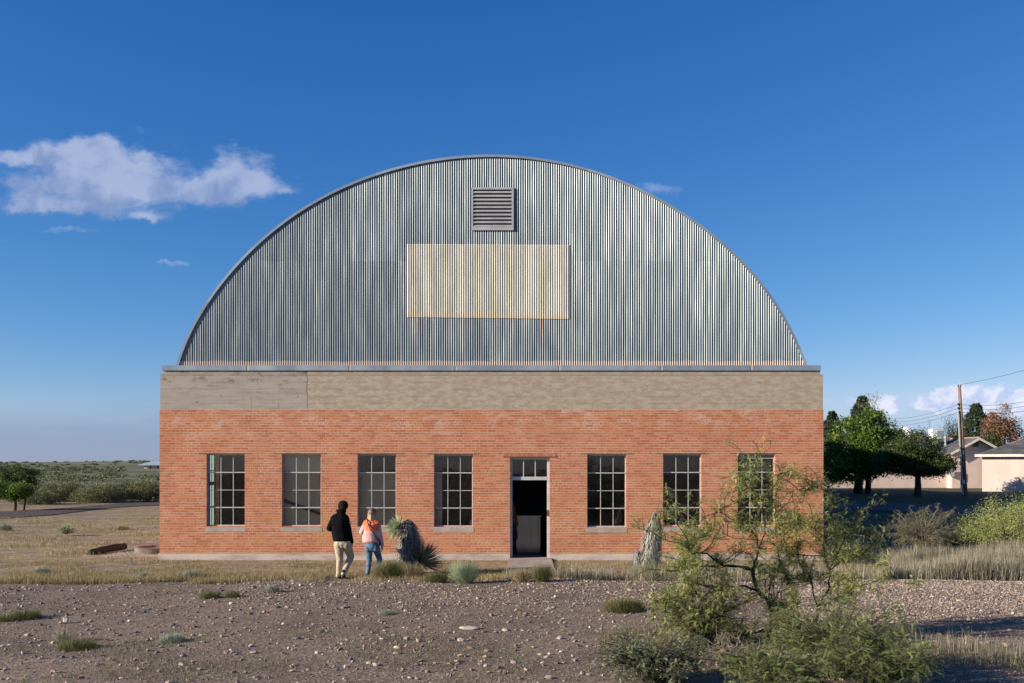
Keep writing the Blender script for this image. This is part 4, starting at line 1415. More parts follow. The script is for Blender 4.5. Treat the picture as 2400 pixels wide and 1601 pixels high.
SHG = None
s = 66 / F
scrub('desert_shrub', 'large grey-green shrub behind the gravel road, first right of the dark trees', gbase(145, 66), 115 * s, 46 * s, 260, 60, .05, m_scrub, stems=20, cr=.2)
scrub('desert_shrub', 'rounded mid-green shrub behind the gravel road, second from the dark trees', gbase(235, 64), 105 * s, 42 * s, 250, 60, .05, m_scrub, stems=20, cr=.2)
scrub('desert_shrub', 'tall green shrub behind the gravel road touching the hall corner', gbase(345, 66), 95 * s, 50 * s, 260, 60, .05, m_scrub, stems=20, cr=.2)
scrub('desert_shrub', 'olive shrub in the gap left of the one touching the hall', gbase(296, 70), 70 * s, 44 * s, 180, 60, .05, m_leaf_olive, stems=14, cr=.2)
scrub('desert_shrub', 'small pale shrub low between the two dark left trees and the shrub row', gbase(90, 61), 70 * s, 28 * s, 130, 50, .05, m_scrub, stems=8, cr=.17)
tree('dark_tree', 'dark rounded tree standing farthest left behind the forked mesquite', 'tree', gbase(45, 74), 4,
     [E(45, 1118, 74, 40, 40, 24), E(75, 1120, 74, 22, 30, 20), E(10, 1125, 74, 40, 40, 26), E(40, 1145, 74, 45, 40, 22), E(60, 1158, 74, 50, 40, 12), E(10, 1158, 74, 40, 40, 12)], 190, 80, .22, .065, m_leaf_olive, trunk_r=.12, fork=.15, nl=14)
tree('forked_mesquite', 'small green forked tree by the gravel road at the left edge', 'tree', gbase(34, 53), 2.2,
     [E(12, 1150, 53, 28, 30, 18), E(50, 1148, 53, 24, 30, 16), E(30, 1160, 53, 36, 30, 12), E(-15, 1150, 53, 30, 30, 22), E(66, 1155, 53, 12, 14, 9)], 170, 70, .13, .042, m_leaf_bright, mbark=m_bark, trunk_r=.07, fork=.25, extra_trunks=((.35, 0, .1),), nl=18)

# distant scrub: countless bushes on the range
mb = MB()
N = 2600
dd = 80 + 900 * rng.random(N) ** 1.25
uu = rng.random(N) * 0.62 - 0.60
xx = uu * dd
keep = (xx < -8)
dd, xx = dd[keep], xx[keep]
nz_ = np.sin(xx * .035 + dd * .022) + np.sin(dd * .05 + xx * .011) + .8 * np.sin(xx * .09 - dd * .031)
fhx = (358 - CX) * 430 / F
kp = (nz_ + rng.normal(size=len(dd)) * .6 > .35) & ~((np.abs(xx / dd - fhx / 430) < .03) & (dd > 170) & (dd < 445))
dd, xx = dd[kp], xx[kp]
zz = gh(xx, dd - 26)
sz = .8 + 1.2 * rng.random(len(dd))
per = 60
cen = np.repeat(np.stack([xx, dd - 26, zz + sz * .22], -1), per, 0)
szr = np.repeat(sz, per)
off = rdir(len(cen)) * (rng.random(len(cen)) ** .4)[:, None] * szr[:, None] * np.array([1.0, 1.0, .30])
tb = np.repeat(rng.random(len(dd)), per)
cen = cen + off
a = rdir(len(cen)); b_ = np.cross(a, rdir(len(cen))); b_ /= np.linalg.norm(b_, axis=1)[:, None]
lf = (.11 + .0006 * np.repeat(dd, per))[:, None] * (szr[:, None] * .5)
mb.quads(np.stack([cen - a * lf, cen - b_ * lf * .6, cen + a * lf, cen + b_ * lf * .6], 1), np.clip(tb * .35 + rng.random(len(cen)) * .2, 0, 1))
tag(obj('distant_scrub', mb, m_scrub), 'grey-green desert scrub spreading over the plain to the left horizon', 'scrub', kind='stuff')


# ------------------------------------------------------------------ grass
def blades(mb, bx_, by_, h, lean=.35, width=.005, tint=None, droop=.3, zlift=0.0):
    n = len(bx_)
    bz_ = gh(bx_, by_) + zlift - .01
    a = rng.random(n) * 6.283
    h = np.broadcast_to(h, (n,)) * (.6 + .6 * rng.random(n))
    L = h * lean * np.minimum(np.abs(rng.normal(size=n)), 2.2)
    dirx, diry = np.cos(a), np.sin(a)
    p = a + 1.57 + rng.normal(size=n) * .5
    width = width * .75
    wxv, wyv = np.cos(p) * width, np.sin(p) * width
    b0 = np.stack([bx_, by_, bz_], -1)
    m_ = b0 + np.stack([dirx * L * .4, diry * L * .4, h * .6], -1)
    t = b0 + np.stack([dirx * L, diry * L, h * (1 - droop * np.minimum(L / h, 1))], -1)
    w3 = np.stack([wxv, wyv, 0 * wxv], -1)
    ti = rng.random(n) if tint is None else tint
    mb.quads(np.stack([b0 - w3, b0 + w3, m_ + w3 * .7, m_ - w3 * .7], 1), ti)
    mb.quads(np.stack([m_ - w3 * .7, m_ + w3 * .7, t], 1), ti)


def scatter(n, d0, d1, u0, u1, thresh=-9, fr=1.0, clump=0):
    """points by depth and tangent; patchy"""
    d_ = np.sqrt(d0 ** 2 + (d1 ** 2 - d0 ** 2) * rng.random(n)); u = u0 + (u1 - u0) * rng.random(n)
    x = u * d_; y = d_ - 26
    nz = np.sin(x * 1.9 * fr + y * 1.1) + np.sin(y * 2.7 * fr - x * .8 + 1.3) + .8 * np.sin(x * 4.1 * fr + 2 + np.sin(y * 3.1) * 1.5)
    k = nz + rng.normal(size=n) * .5 > thresh
    return x[k], y[k]


u_ = lambda p: (p - CX) / F
mb = MB()
# fringe between the gravel and the hall
x, y = scatter(56000, 21.4, 25.9, u_(-40), u_(1580), .25)
blades(mb, x, y, .085, .7, .004, tint=rng.random(len(x)) * .8)
x, y = scatter(34000, 20.6, 22.3, u_(-40), u_(760), -.5)
blades(mb, x, y, .17, .5, .004, tint=rng.random(len(x)) * .75)
x, y = scatter(18000, 20.7, 22.0, u_(820), u_(1600), .1)
blades(mb, x, y, .17, .5, .004, tint=rng.random(len(x)) * .8)
x, y = scatter(16000, 26, 46, u_(-40), u_(374), .3, .6)
blades(mb, x, y, .10, .7, .008, tint=rng.random(len(x)) * .9)
x, y = scatter(22000, 10.3, 20.5, u_(-60), u_(1500), .8, .7)
blades(mb, x, y, .045, 1.0, .003, tint=rng.random(len(x)) * .6)
tag(obj('dry_grass', mb, m_drygrass), 'short dry straw-coloured grass around the foot of the hall', 'grass', kind='stuff')
mb = MB()
x, y = scatter(13000, 20.7, 25.0, u_(-40), u_(1560), .7)
blades(mb, x, y, .10, .6, .004)
x, y = scatter(9000, 24, 44, u_(-40), u_(374), .9, .6)
blades(mb, x, y, .09, .6, .008)
x, y = scatter(5200, 11.2, 20.5, u_(-60), u_(2460), 1.5)
blades(mb, x, y, .06, .9, .003)
x, y = scatter(16000, 10.3, 13.6, u_(-60), u_(1350), .2)
blades(mb, x, y, .065, .9, .003)
x, y = scatter(9000, 10.6, 13.6, u_(1400), u_(2480), .0)
blades(mb, x, y, .15, .6, .003)
tag(obj('green_grass', mb, m_greengrass), 'thin green and olive grass scattered in patches over the gravel', 'grass', kind='stuff')
mb = MB()
x, y = scatter(34000, 20.9, 24.5, u_(2060), u_(2480), -1.2)
blades(mb, x, y, .42 + .16 * ss(x, 9, 11) + .14 * np.sin(x * 2.1) * np.sin(y * 1.7 + x), .32, .005)
x, y = scatter(10000, 20.8, 23.5, u_(1500), u_(2100), -.8)
blades(mb, x, y, .32, .4, .004)
x, y = scatter(4500, 20.6, 21.8, u_(1310), u_(1530), -.4)
blades(mb, x, y, .36, .35, .004)
x, y = scatter(1300, 20.6, 21.6, u_(1180), u_(1310), -.6)
blades(mb, x, y, .30, .35, .004)
x, y = scatter(500, 11.2, 12.6, u_(2100), u_(2460), -.5)
blades(mb, x, y, .30, .3, .003)
tag(obj('pale_tall_grass', mb, m_greygrass), 'tall pale silvery dry grass along the right end of the gravel', 'grass', kind='stuff')


# rosettes and tufts
def rosette(mb, c, r, n, leafw, axis=(0, 0, 1), spread=1.45, tint=(0, 1), droop=.12, minang=0.0):
    ax = Vector(axis).normalized(); q = Vector((0, 0, 1)).rotation_difference(ax).to_matrix()
    for i in range(n):
        th = minang + (spread - minang) * rng.random() ** .8; ph = rng.random() * 6.283
        dv = q @ Vector((math.sin(th) * math.cos(ph), math.sin(th) * math.sin(ph), math.cos(th)))
        L = r * (.75 + .3 * rng.random())
        sd_ = dv.cross(Vector((rng.normal(), rng.normal(), rng.normal()))).normalized() * leafw
        p0 = Vector(c) + dv * r * .06
        p1 = Vector(c) + dv * L * .5 + Vector((0, 0, -droop * .15 * L))
        p2 = Vector(c) + dv * L + Vector((0, 0, -droop * L))
        up = dv.cross(sd_).normalized() * leafw * .35
        mb.add([p0 - sd_ * .7, p0 + sd_ * .7, p1 + sd_, p2, p1 - sd_, p0 + up, p1 + up], [(0, 5, 6, 4), (5, 1, 2, 6), (4, 6, 3), (6, 2, 3)],
               tint[0] + (tint[1] - tint[0]) * rng.random())


def tuft(name, label, cat, c, r, h, n, mat_, width=.005, group=None, lean=.6):
    root = thing(name, tuple(c), label, cat, group)
    mb = MB()
    n = int(n * 1.8); width = width * .7
    a = rng.random(n) * 6.283; rr = np.sqrt(rng.random(n)) * r * .35
    bx_, by_ = c[0] + np.cos(a) * rr, c[1] + np.sin(a) * rr
    bz_ = np.full(n, c[2] - .01)
    an = a + rng.normal(size=n) * .5
    th = np.abs(rng.normal(size=n)) * .45 * lean / .6 + rr / max(r, .01) * .8
    L = h * (.65 + .4 * rng.random(n)) * (1 - .15 * th)
    b0 = np.stack([bx_, by_, bz_], -1)
    dv = np.stack([np.cos(an) * np.sin(th), np.sin(an) * np.sin(th), np.cos(th)], -1)
    t = b0 + dv * L[:, None]
    t[:, 2] = np.maximum(t[:, 2] - .12 * L * th, c[2] + .01)
    m_ = b0 + dv * L[:, None] * .55 + np.array([0, 0, .02])
    p = np.stack([-np.sin(an), np.cos(an), 0 * an], -1) * width
    pr = rng.random(n)[:, None]
    p = p * pr + np.array([1, 0, 0]) * width * (1 - pr)
    ti = rng.random(n)
    mb.quads(np.stack([b0 - p, b0 + p, m_ + p * .8, m_ - p * .8], 1), ti)
    mb.quads(np.stack([m_ - p * .8, m_ + p * .8, t], 1), ti)
    obj('leaves', mb, mat_, root)
    return root


# the shaggy yucca with two heads beside the walkers
yb = Vector(gp(953, 1346)); yd = yb.y + 26
yu = thing('shaggy_yucca', tuple(yb), 'shaggy grey-trunked yucca beside the walkers with a pale green head leaning left', 'yucca')
def skirt(mb, path, rad, n, L, lw, tint=(0, 1)):
    """dead leaves hanging from a trunk path"""
    path = [Vector(p) for p in path]
    for i in range(n):
        t = rng.random() ** .8 * (len(path) - 1); k = min(int(t), len(path) - 2)
        c = path[k].lerp(path[k + 1], t - k); r0 = rad[k] + (rad[k + 1] - rad[k]) * (t - k)
        a = rng.random() * 6.283; o = Vector((math.cos(a), math.sin(a), 0))
        p0 = c + o * r0 * .35 + Vector((0, 0, .02)); l_ = L * (.45 + .9 * rng.random())
        p1 = p0 + o * r0 * (.45 + .75 * rng.random()) + Vector((rng.normal() * .01, 0, -l_ * .35)); p2 = p1 + o * r0 * (.15 + .38 * abs(rng.normal())) + Vector((rng.normal() * .025, rng.normal() * .02, -l_ * .65))
        s_ = Vector((-math.sin(a), math.cos(a), 0)) * lw * (.7 + .6 * rng.random())
        mb.add([p0 - s_, p0 + s_, p1 + s_, p2, p1 - s_], [(0, 1, 2, 4), (4, 2, 3)], tint[0] + (tint[1] - tint[0]) * rng.random())
Y = lambda a, c, dd_=0.0: px(a, c, yd + dd_)
mb = MB()
path = [Y(957, 1222), Y(957, 1250), Y(955, 1285), Y(954, 1320), Y(954, 1348)]
mb.tube(path, [.10, .13, .13, .13, .15], 10)
obj('trunk', mb, m_bark2, yu, smooth=True)
mb = MB(); skirt(mb, path[:4], [.13, .165, .17, .165], 1900, .30, .0085, (.0, 1))
skirt(mb, [Y(957, 1219), Y(962, 1255), Y(968, 1280)], [.13, .19, .17], 800, .22, .0085, (.0, .45))
skirt(mb, [Y(962, 1290), Y(978, 1335)], [.09, .11], 260, .3, .006, (.0, .8))
obj('dead_leaves', mb, m_skirt, yu)
mb = MB(); rosette(mb, Y(937, 1237, -.08), .38, 330, .0085, (-.85, -.25, .35), 1.4, (.45, 1))
obj('green_head', mb, m_yucca, yu)
mb = MB(); rosette(mb, Y(985, 1322), .66, 380, .0095, (.5, -.25, .8), 1.3, (.25, 1), .03)
mb.tube([Y(957, 1330), Y(985, 1325)], [.08, .07], 8, .05)
obj('dark_head', mb, m_yuccad, yu)

# the right-hand yucca with a bent flower stalk
yb2 = Vector(gp(1522, 1343)); yd2 = yb2.y + 26
y2 = thing('stalked_yucca', tuple(yb2), 'narrow dead yucca trunk with a long bent flower stalk left of the big mesquite', 'yucca')
Q = lambda a, c, dd_=0.0: px(a, c, yd2 + dd_)
mb = MB(); path = [Q(1534, 1203), Q(1531, 1235), Q(1526, 1275), Q(1521, 1310), Q(1520, 1345)]
mb.tube(path, [.05, .10, .11, .12, .14], 10)
obj('trunk', mb, m_bark2, y2, smooth=True)
mb = MB(); skirt(mb, path[:4], [.08, .15, .16, .17], 1700, .32, .0085, (.1, 1))
skirt(mb, [Q(1495, 1290), Q(1497, 1312)], [.06, .10], 260, .24, .009, (.1, .8))
obj('dead_leaves', mb, m_skirt, y2)
mb = MB()
mb.tube([Q(1534, 1205), Q(1545, 1199), Q(1562, 1196), Q(1580, 1195.5), Q(1598, 1199), Q(1615, 1207), Q(1630, 1218), Q(1643, 1230)], [.016, .015, .014, .013, .012, .011, .010, .006], 7)
mb.tube([Q(1536, 1203), Q(1542, 1188), Q(1546, 1174)], [.014, .010, .005], 6)
obj('flower_stalk', mb, m_bark2, y2, smooth=True)

tuft('grass_clump', 'pale green bristly grass clump alone right of the shaggy yucca', 'grass clump', gp(1088, 1366), .42, .56, 900, m_yucca, .005, lean=.6)
tuft('grass_clump', 'olive green grass clump hiding the woman\'s feet left of the shaggy yucca', 'grass clump', gp(915, 1362), .62, .58, 1500, m_greengrass, .005, lean=.7)
tuft('grass_clump', 'dry tan grass clump in front of the shaggy yucca trunk', 'grass clump', gp(965, 1362), .35, .50, 600, m_drygrass, .005, lean=.6)
tuft('grass_clump', 'short deep green grass clump under the dark yucca head', 'grass clump', gp(1022, 1364), .55, .26, 900, m_greengrass, .005, lean=.9)
tuft('grass_clump', 'dark tan grass clump on the left corner of the door step', 'grass clump', gp(1222, 1364), .30, .34, 420, m_drygrass, .005)
tuft('grass_clump', 'upright yellow-green grass clump in front of the door step', 'grass clump', gp(1270, 1364), .30, .46, 520, m_greengrass, .005, lean=.5)
tuft('grass_clump', 'grey-tan grass clump beneath the stalked yucca', 'grass clump', gp(1505, 1364), .45, .50, 800, m_greygrass, .005)
tuft('grass_clump', 'bushy silvery grass clump at the left end of the pale tall grass', 'grass clump', gp(2140, 1342), .45, .62, 1000, m_greygrass, .006, lean=.5)
tuft('sage_bush', 'small silvery sage bush in dry grass below the first window', 'sage', gp(446, 1361), .30, .30, 520, m_sage, .007, lean=.9)
tuft('sage_bush', 'small silvery sage bush in dry grass at the left side', 'sage', gp(98, 1352), .32, .30, 520, m_sage, .007, lean=.9)
tuft('sage_bush', 'thin silvery sage sprig in grass between the two bigger sages', 'sage', gp(338, 1357), .22, .22, 260, m_sage, .006, lean=.9)
tuft('sage_bush', 'faint silvery sage bush at the far left beyond the grass', 'sage', gp(13, 1244), .40, .36, 400, m_sage, .010, lean=.9)
tuft('sage_bush', 'silvery sage sprig on gravel near the middle left', 'sage', gp(640, 1388), .22, .20, 240, m_sage, .006, lean=.9)
m_weed = leafmat('weed_leaves', [(.07, .080, .035), (.12, .130, .055), (.18, .175, .085), (.30, .26, .15)], .3)
yc = gp(155, 1256)
sy = thing('young_yucca', tuple(yc), 'young stemless green yucca on open ground left of the hall', 'yucca')
mb = MB(); rosette(mb, yc + Vector((0, 0, .06)), .46, 260, .011, (0, 0, 1), 1.35, (.1, .9), .02)
obj('leaves', mb, m_yucca, sy)
tuft('weed_clump', 'low brown twiggy weed clump on open ground right of the young yucca', 'weed', gp(285, 1242), .50, .26, 500, m_drygrass, .007, lean=1.2)
tuft('weed_clump', 'bright green weed clump on the gravel below the first window', 'weed', gp(492, 1402), .45, .20, 900, m_weed, .003, lean=1.5)
tuft('weed_clump', 'rounded green weed clump just right of the larger one', 'weed', gp(545, 1400), .28, .18, 500, m_weed, .003, lean=1.4)
tuft('weed_clump', 'bright green weed clump on gravel at the left edge', 'weed', gp(60, 1450), .55, .22, 1100, m_weed, .003, lean=1.4)
tuft('weed_clump', 'low green weed clump at the far left edge beside the brighter one', 'weed', gp(10, 1455), .45, .16, 600, m_weed, .003, lean=1.5)
tuft('weed_clump', 'dark green weed clump in the left foreground gravel', 'weed', gp(180, 1522), .55, .20, 1100, m_weed, .003, lean=1.5)
tuft('weed_clump', 'dry twiggy stems above the dark green foreground weed', 'weed', gp(150, 1505), .28, .30, 200, m_greygrass, .003, lean=.8)
tuft('weed_clump', 'grey-green weed clump in foreground gravel right of the dark one', 'weed', gp(403, 1505), .38, .15, 700, m_sage, .0035, lean=1.1)
tuft('weed_clump', 'olive mound of weed on the gravel just left of the mesquite', 'weed', gp(1462, 1432), .75, .28, 1500, m_weed, .004, lean=1.0)
tuft('weed_clump', 'small green weed right of the gravel centre', 'weed', gp(905, 1440), .30, .10, 400, m_sage, .0035, lean=1.2)


# ------------------------------------------------------------------ mesquite
def pinnate(mb, p, dv, L, pairs, tint, lw=.0028, ll=.013):
    """a drooping compound leaf: rows of little leaflets"""
    dv = dv.normalized()
    n = pairs
    t = (np.arange(n) + .5) / n
    P0 = np.array(p)[None, :] + np.array(dv)[None, :] * (t * L)[:, None]
    P0[:, 2] -= L * .28 * t ** 2
    sd_ = dv.cross(Vector((rng.normal() * .5, rng.normal() * .5, 1))).normalized()
    s_ = np.array(sd_)[None, :]; f_ = np.array(dv)[None, :]
    out = []
    for sg in (1, -1):
        l_ = ll * (1 - .45 * np.abs(t - .45))[:, None]
        tip = P0 + (s_ * sg * .9 + f_ * .35 - np.array([[0, 0, .18]])) * l_
        mid = P0 + (s_ * sg * .9 + f_ * .35 - np.array([[0, 0, .05]])) * l_ * .5
        out.append(np.stack([P0, mid + f_ * lw, tip, mid - f_ * lw], 1))
    q = np.concatenate(out)
    mb.quads(q, tint)


def grow_twigs(mt_, ml, pts, r0, n, L, lev, maxlev, leafp, Ll=.085, bias=Vector((0, 0, .25)), hue=(0, 1), pairs=9):
    k = len(pts)
    for i in range(n):
        t = (.12 + .88 * rng.random()) * (k - 1); a = min(int(t), k - 2)
        p = pts[a].lerp(pts[a + 1], t - a); ax = (pts[a + 1] - pts[a]).normalized()
        dv = (ax * .5 + Vector((rng.normal(), rng.normal(), rng.normal())) * .75 + bias).normalized()
        l_ = L * (.5 + .8 * rng.random()); q = [p]; dd_ = dv
        for j in range(5):
            zig = Vector((rng.normal(), rng.normal(), rng.normal())) * .30
            dd_ = (dd_ + zig + bias * .12).normalized(); q.append(q[-1] + dd_ * l_ / 5)
        rr = r0 * (.6 ** lev)
        mt_.tube(q, [rr, rr * .85, rr * .7, rr * .55, rr * .4, rr * .25], 4, cap=False)
        if lev < maxlev:
            grow_twigs(mt_, ml, q, r0, max(2, n // 3), L * .6, lev + 1, maxlev, leafp, Ll, bias, hue, pairs)
        if lev >= maxlev - 1:
            for j in range(leafp):
                s_ = rng.random() * 5; c = min(int(s_), 4); pp = q[c].lerp(q[c + 1], s_ - c)
                ld = Vector((rng.normal(), rng.normal(), rng.normal() * .5 - .15))
                hh_ = hue[0] + (hue[1] - hue[0]) * rng.random() ** .95
                pinnate(ml, pp, ld, Ll * (.7 + .6 * rng.random()), pairs, hh_)


MD = 13.6
def MQ(a, c, dy=0.0):
    return px(1400 + a / 2.796, 1040 + c / 2.796, MD + dy)
def limb(coords, y0, y1):
    n = len(coords); out = []
    for i, (a, c) in enumerate(coords):
        t = i / max(1, n - 1)
        out.append(MQ(a, c, y0 + (y1 - y0) * t + rng.normal() * .03))
    # smooth subdivision with slight knobbly jitter
    res = []
    for i in range(n - 1):
        for k in range(3):
            p = out[i].lerp(out[i + 1], k / 3)
            if k: p += Vector((rng.normal(), rng.normal(), rng.normal())) * .009
            res.append(p)
    res.append(out[-1])
    return res


mbase = Vector(gp(1802, 1502))
MD = mbase.y + 26
mesq = thing('mesquite_tree', tuple(mbase), 'large sprawling mesquite with crooked black limbs and feathery leaves in the right foreground', 'tree')
mt_, ml = MB(), MB()
L_ = [
    ([(1125, 1290), (1140, 1240), (1150, 1150), (1130, 1050), (1045, 960), (1030, 900), (1015, 825)], .045, .030, 0, 0, 6),
    ([(1015, 825), (930, 805), (830, 800), (720, 800), (600, 805), (540, 835), (440, 830)], .030, .010, 0, -.5, 10),
    ([(1015, 825), (1040, 760), (1050, 690), (1050, 630), (1000, 560), (930, 520), (820, 500)], .028, .009, 0, .4, 9),
    ([(930, 520), (870, 490), (800, 435), (760, 460)], .012, .005, .35, .5, 4),
    ([(1050, 690), (1100, 590), (1085, 470), (1085, 380), (1100, 340), (1180, 240), (1215, 120)], .020, .004, .1, .1, 7),
    ([(1085, 380), (1000, 300), (960, 230), (990, 100)], .009, .003, .1, .3, 4),
    ([(1085, 470), (1030, 350), (1020, 250), (1080, 80)], .009, .003, .1, -.2, 5),
    ([(830, 800), (720, 720), (620, 720), (560, 660), (420, 620)], .018, .006, -.15, -.6, 8),
    ([(720, 800), (660, 830), (600, 720), (540, 600), (470, 560)], .010, .004, -.2, -.1, 5),
    ([(1045, 960), (930, 930), (830, 950), (700, 930), (560, 910)], .024, .006, 0, -.7, 8),
    ([(1140, 1240), (1080, 1220), (980, 1245), (870, 1230), (720, 1250), (490, 1210)], .026, .007, 0, -.4, 9),
    ([(1130, 1050), (1200, 1110), (1280, 1080), (1360, 1010)], .018, .006, 0, -.5, 6),
    ([(1045, 960), (1120, 1020), (1180, 1080), (1250, 1180), (1290, 1260)], .016, .008, .1, .3, 4),
    ([(1290, 1270), (1400, 1190), (1440, 1150), (1440, 1080), (1500, 980), (1520, 940), (1520, 830), (1490, 740), (1490, 640), (1540, 560), (1550, 400), (1500, 200)], .032, .004, .3, .1, 10),
    ([(1520, 830), (1590, 780), (1640, 740), (1760, 730), (1900, 800)], .015, .005, .2, -.3, 7),
    ([(1490, 740), (1380, 730), (1250, 720), (1250, 850), (1240, 960)], .014, .006, .3, .1, 8),
    ([(1250, 720), (1180, 830), (1100, 890), (1040, 900)], .012, .006, .2, .0, 4),
    ([(1160, 460), (1240, 400), (1290, 300), (1370, 310), (1450, 285), (1500, 250)], .010, .004, .3, .2, 6),
    ([(1250, 720), (1220, 600), (1160, 460)], .012, .009, .2, .3, 7),
    ([(1440, 1080), (1420, 1000), (1400, 900), (1330, 800), (1300, 600), (1280, 450)], .015, .005, .2, .5, 9),
    ([(1520, 830), (1620, 620), (1740, 590), (1850, 610)], .012, .004, .1, .4, 7),
    ([(1520, 740), (1600, 600), (1650, 580), (1700, 490)], .008, .003, .1, .3, 4),
    ([(1440, 1090), (1600, 1000), (1700, 930), (1850, 900)], .013, .004, .2, -.4, 8),
    ([(820, 950), (700, 1000), (560, 1000), (420, 1020)], .012, .004, -.5, -.9, 9),
    ([(1050, 630), (900, 620), (780, 560), (700, 600), (600, 520), (500, 500)], .010, .004, .1, .6, 8),
    ([(1100, 590), (1180, 640), (1260, 560), (1330, 520), (1420, 560)], .010, .004, .1, -.4, 8),
]
for (co, r0, r1, ya_, yb_, n) in L_:
    P_ = limb(co, ya_, yb_)
    k = len(P_)
    mt_.tube(P_, [.68 * (r0 + (r1 - r0) * (i / (k - 1))) * (1 + .18 * rng.normal()) for i in range(k)], 7)
    # secondary crooked branches that carry the twigs outwards
    for q_ in range(max(3, n // 2)):
        a_ = int(rng.integers(k // 4, k)); dv = (Vector((rng.normal(), rng.normal() * .7, rng.normal() * .6 + .45))).normalized()
        S_ = [P_[a_]]
        for j in range(6):
            dv = (dv + Vector((rng.normal(), rng.normal(), rng.normal())) * .28).normalized(); S_.append(S_[-1] + dv * (.07 + .05 * rng.random()))
        mt_.tube(S_, [.0075, .0065, .0058, .005, .0042, .0034, .002], 5, cap=False)
        grow_twigs(mt_, ml, S_, .0035, 6, .20, 0, 1, 5, .062, Vector((0, 0, .10)), (.1, 1))
    grow_twigs(mt_, ml, P_[k // 4:], .0045, int(n * 2.2), .24, 0, 1, 6, .066, Vector((0, 0, .18)), (.15, 1))
obj('trunk', mt_, m_bark, mesq, smooth=True)
obj('crown', ml, m_mesq, mesq)


m_fine = leafmat('fine_grey_leaves', [(.12, .15, .09), (.20, .24, .14), (.29, .33, .19), (.42, .43, .26)], .35)


def feather_bush(name, label, c, w_, h_, nst, mleaf, Ll=.09, leafp=9, hue=(0, .8), twig=m_bark, tn=3, cat='shrub', asym=(0, 0)):
    c = Vector(c)
    root = thing(name, tuple(c), label, cat)
    a_, l_ = MB(), MB()
    for i in range(nst):
        an = rng.random() * 6.283; r = w_ * .5 * (.25 + .75 * math.sqrt(rng.random()))
        tip = c + Vector((math.cos(an) * r + asym[0] * rng.random(), math.sin(an) * r * .8, h_ * (.25 + .75 * rng.random()) * (1 - .35 * r / (w_ * .5))))
        m1 = c.lerp(tip, .35) + Vector((rng.normal() * .04, rng.normal() * .04, h_ * .18))
        m2 = c.lerp(tip, .7) + Vector((rng.normal() * .05, rng.normal() * .05, h_ * .12))
        P_ = [c + Vector((rng.normal() * .06, rng.normal() * .06, -.03)), m1, m2, tip]
        a_.tube(P_, [.009, .006, .004, .002], 4, cap=False)
        grow_twigs(a_, l_, P_[1:], .0035, tn, .20, 0, 0, leafp, Ll, Vector((0, 0, .05)), hue)
    obj('stems', a_, twig, root)
    obj('foliage', l_, mleaf, root)
    return root


feather_bush('feathery_bush', 'dense bright green feathery bush under the mesquite at lower left', gp(1640, 1515), 1.5, 1.0, 150, m_mesq, .075, 7, hue=(.05, .9))
feather_bush('feathery_bush', 'fine grey-green feathery bush at the left foot of the mesquite', gp(1535, 1600), 1.4, .66, 170, m_fine, .045, 6, hue=(.0, .9))
feather_bush('feathery_bush', 'thick green feathery bush right of the mesquite trunk', gp(1960, 1585), 1.8, 1.0, 230, m_mesq, hue=(.0, .7))
feather_bush('feathery_bush', 'dark green feathery bush at the bottom right of the mesquite', gp(2060, 1625), 1.3, .75, 130, m_mesq, hue=(.0, .5))
feather_bush('feathery_bush', 'low green feathery bush in front of the mesquite base', gp(1830, 1640), 1.2, .62, 110, m_mesq, .07, hue=(.0, .55))
feather_bush('dead_twig_bush', 'tangle of dry leafless grey twigs at the mesquite foot', gp(1730, 1570), .9, .42, 60, m_drygrass, .03, 1, (.0, .6), twig=m_deadtwig, tn=6)
# right-hand mesquite and brush on the bank
def bank_bush(name, label, pxx, pyy, w_, h_, nst, mleaf, **kw):
    return feather_bush(name, label, gp(pxx, pyy), w_, h_, nst, mleaf, **kw)
bb = bank_bush('brushy_bush', 'brown-green thorny bush with upright twigs in front of the shaded road', 2165, 1303, 2.1, 1.65, 170, m_scrub, Ll=.09, leafp=10, twig=m_deadtwig, hue=(.2, 1), tn=4)
scrub('bank_mesquite', 'bright yellow-green mesquite bush cut by the right edge of the photo', gp(2375, 1290), 2.7, 1.55, 300, 90, .020, m_mesq, stems=30, cr=.10, low=.15)
scrub('bank_mesquite', 'low dark green shrub left of the bright mesquite bush at the right edge', gp(2270, 1288), 1.3, .55, 110, 60, .020, m_leaf_olive, stems=14, cr=.08)
scrub('bank_mesquite', 'dim green shrub at the shaded corner of the hall behind the mesquite limbs', gp(1985, 1318), 1.3, .60, 120, 60, .022, m_scrub, stems=14, cr=.08)
scrub('shade_tree', 'unlit shrub outside the frame', gp(2750, 1500), 1, 1, 10, 5, .02, m_leaf_olive) if False else None
# a tree left of the camera whose shadow falls over the bottom right corner is out of frame in the photo

# ------------------------------------------------------------------ stones
m_stone, b = new_mat('mixed_stone')
t = b.n('ShaderNodeAttribute', attribute_name='tint').outputs['Fac']
P = b.n('ShaderNodeNewGeometry').outputs['Position']
c = b.ramp(t, [(0.0, (.07, .055, .045)), (0.25, (.135, .10, .077)), (0.5, (.21, .16, .123)), (0.72, (.32, .25, .195)), (.86, (.48, .395, .315)), (0.93, (.38, .22, .15)), (1.0, (.58, .51, .43))])
c = b.mix(.3, c, b.ramp(b.noise(P, 30, 3, .6), [(.3, (.15, .11, .10)), (.7, (.40, .33, .28))]))
principled(b, c, .9, 0, b.bump(b.noise(P, 60, 3, .6), .4, .004), .2)
ico = []
ph = (1 + 5 ** .5) / 2
iv = np.array([(-1, ph, 0), (1, ph, 0), (-1, -ph, 0), (1, -ph, 0), (0, -1, ph), (0, 1, ph), (0, -1, -ph), (0, 1, -ph), (ph, 0, -1), (ph, 0, 1), (-ph, 0, -1), (-ph, 0, 1)]) / 1.902
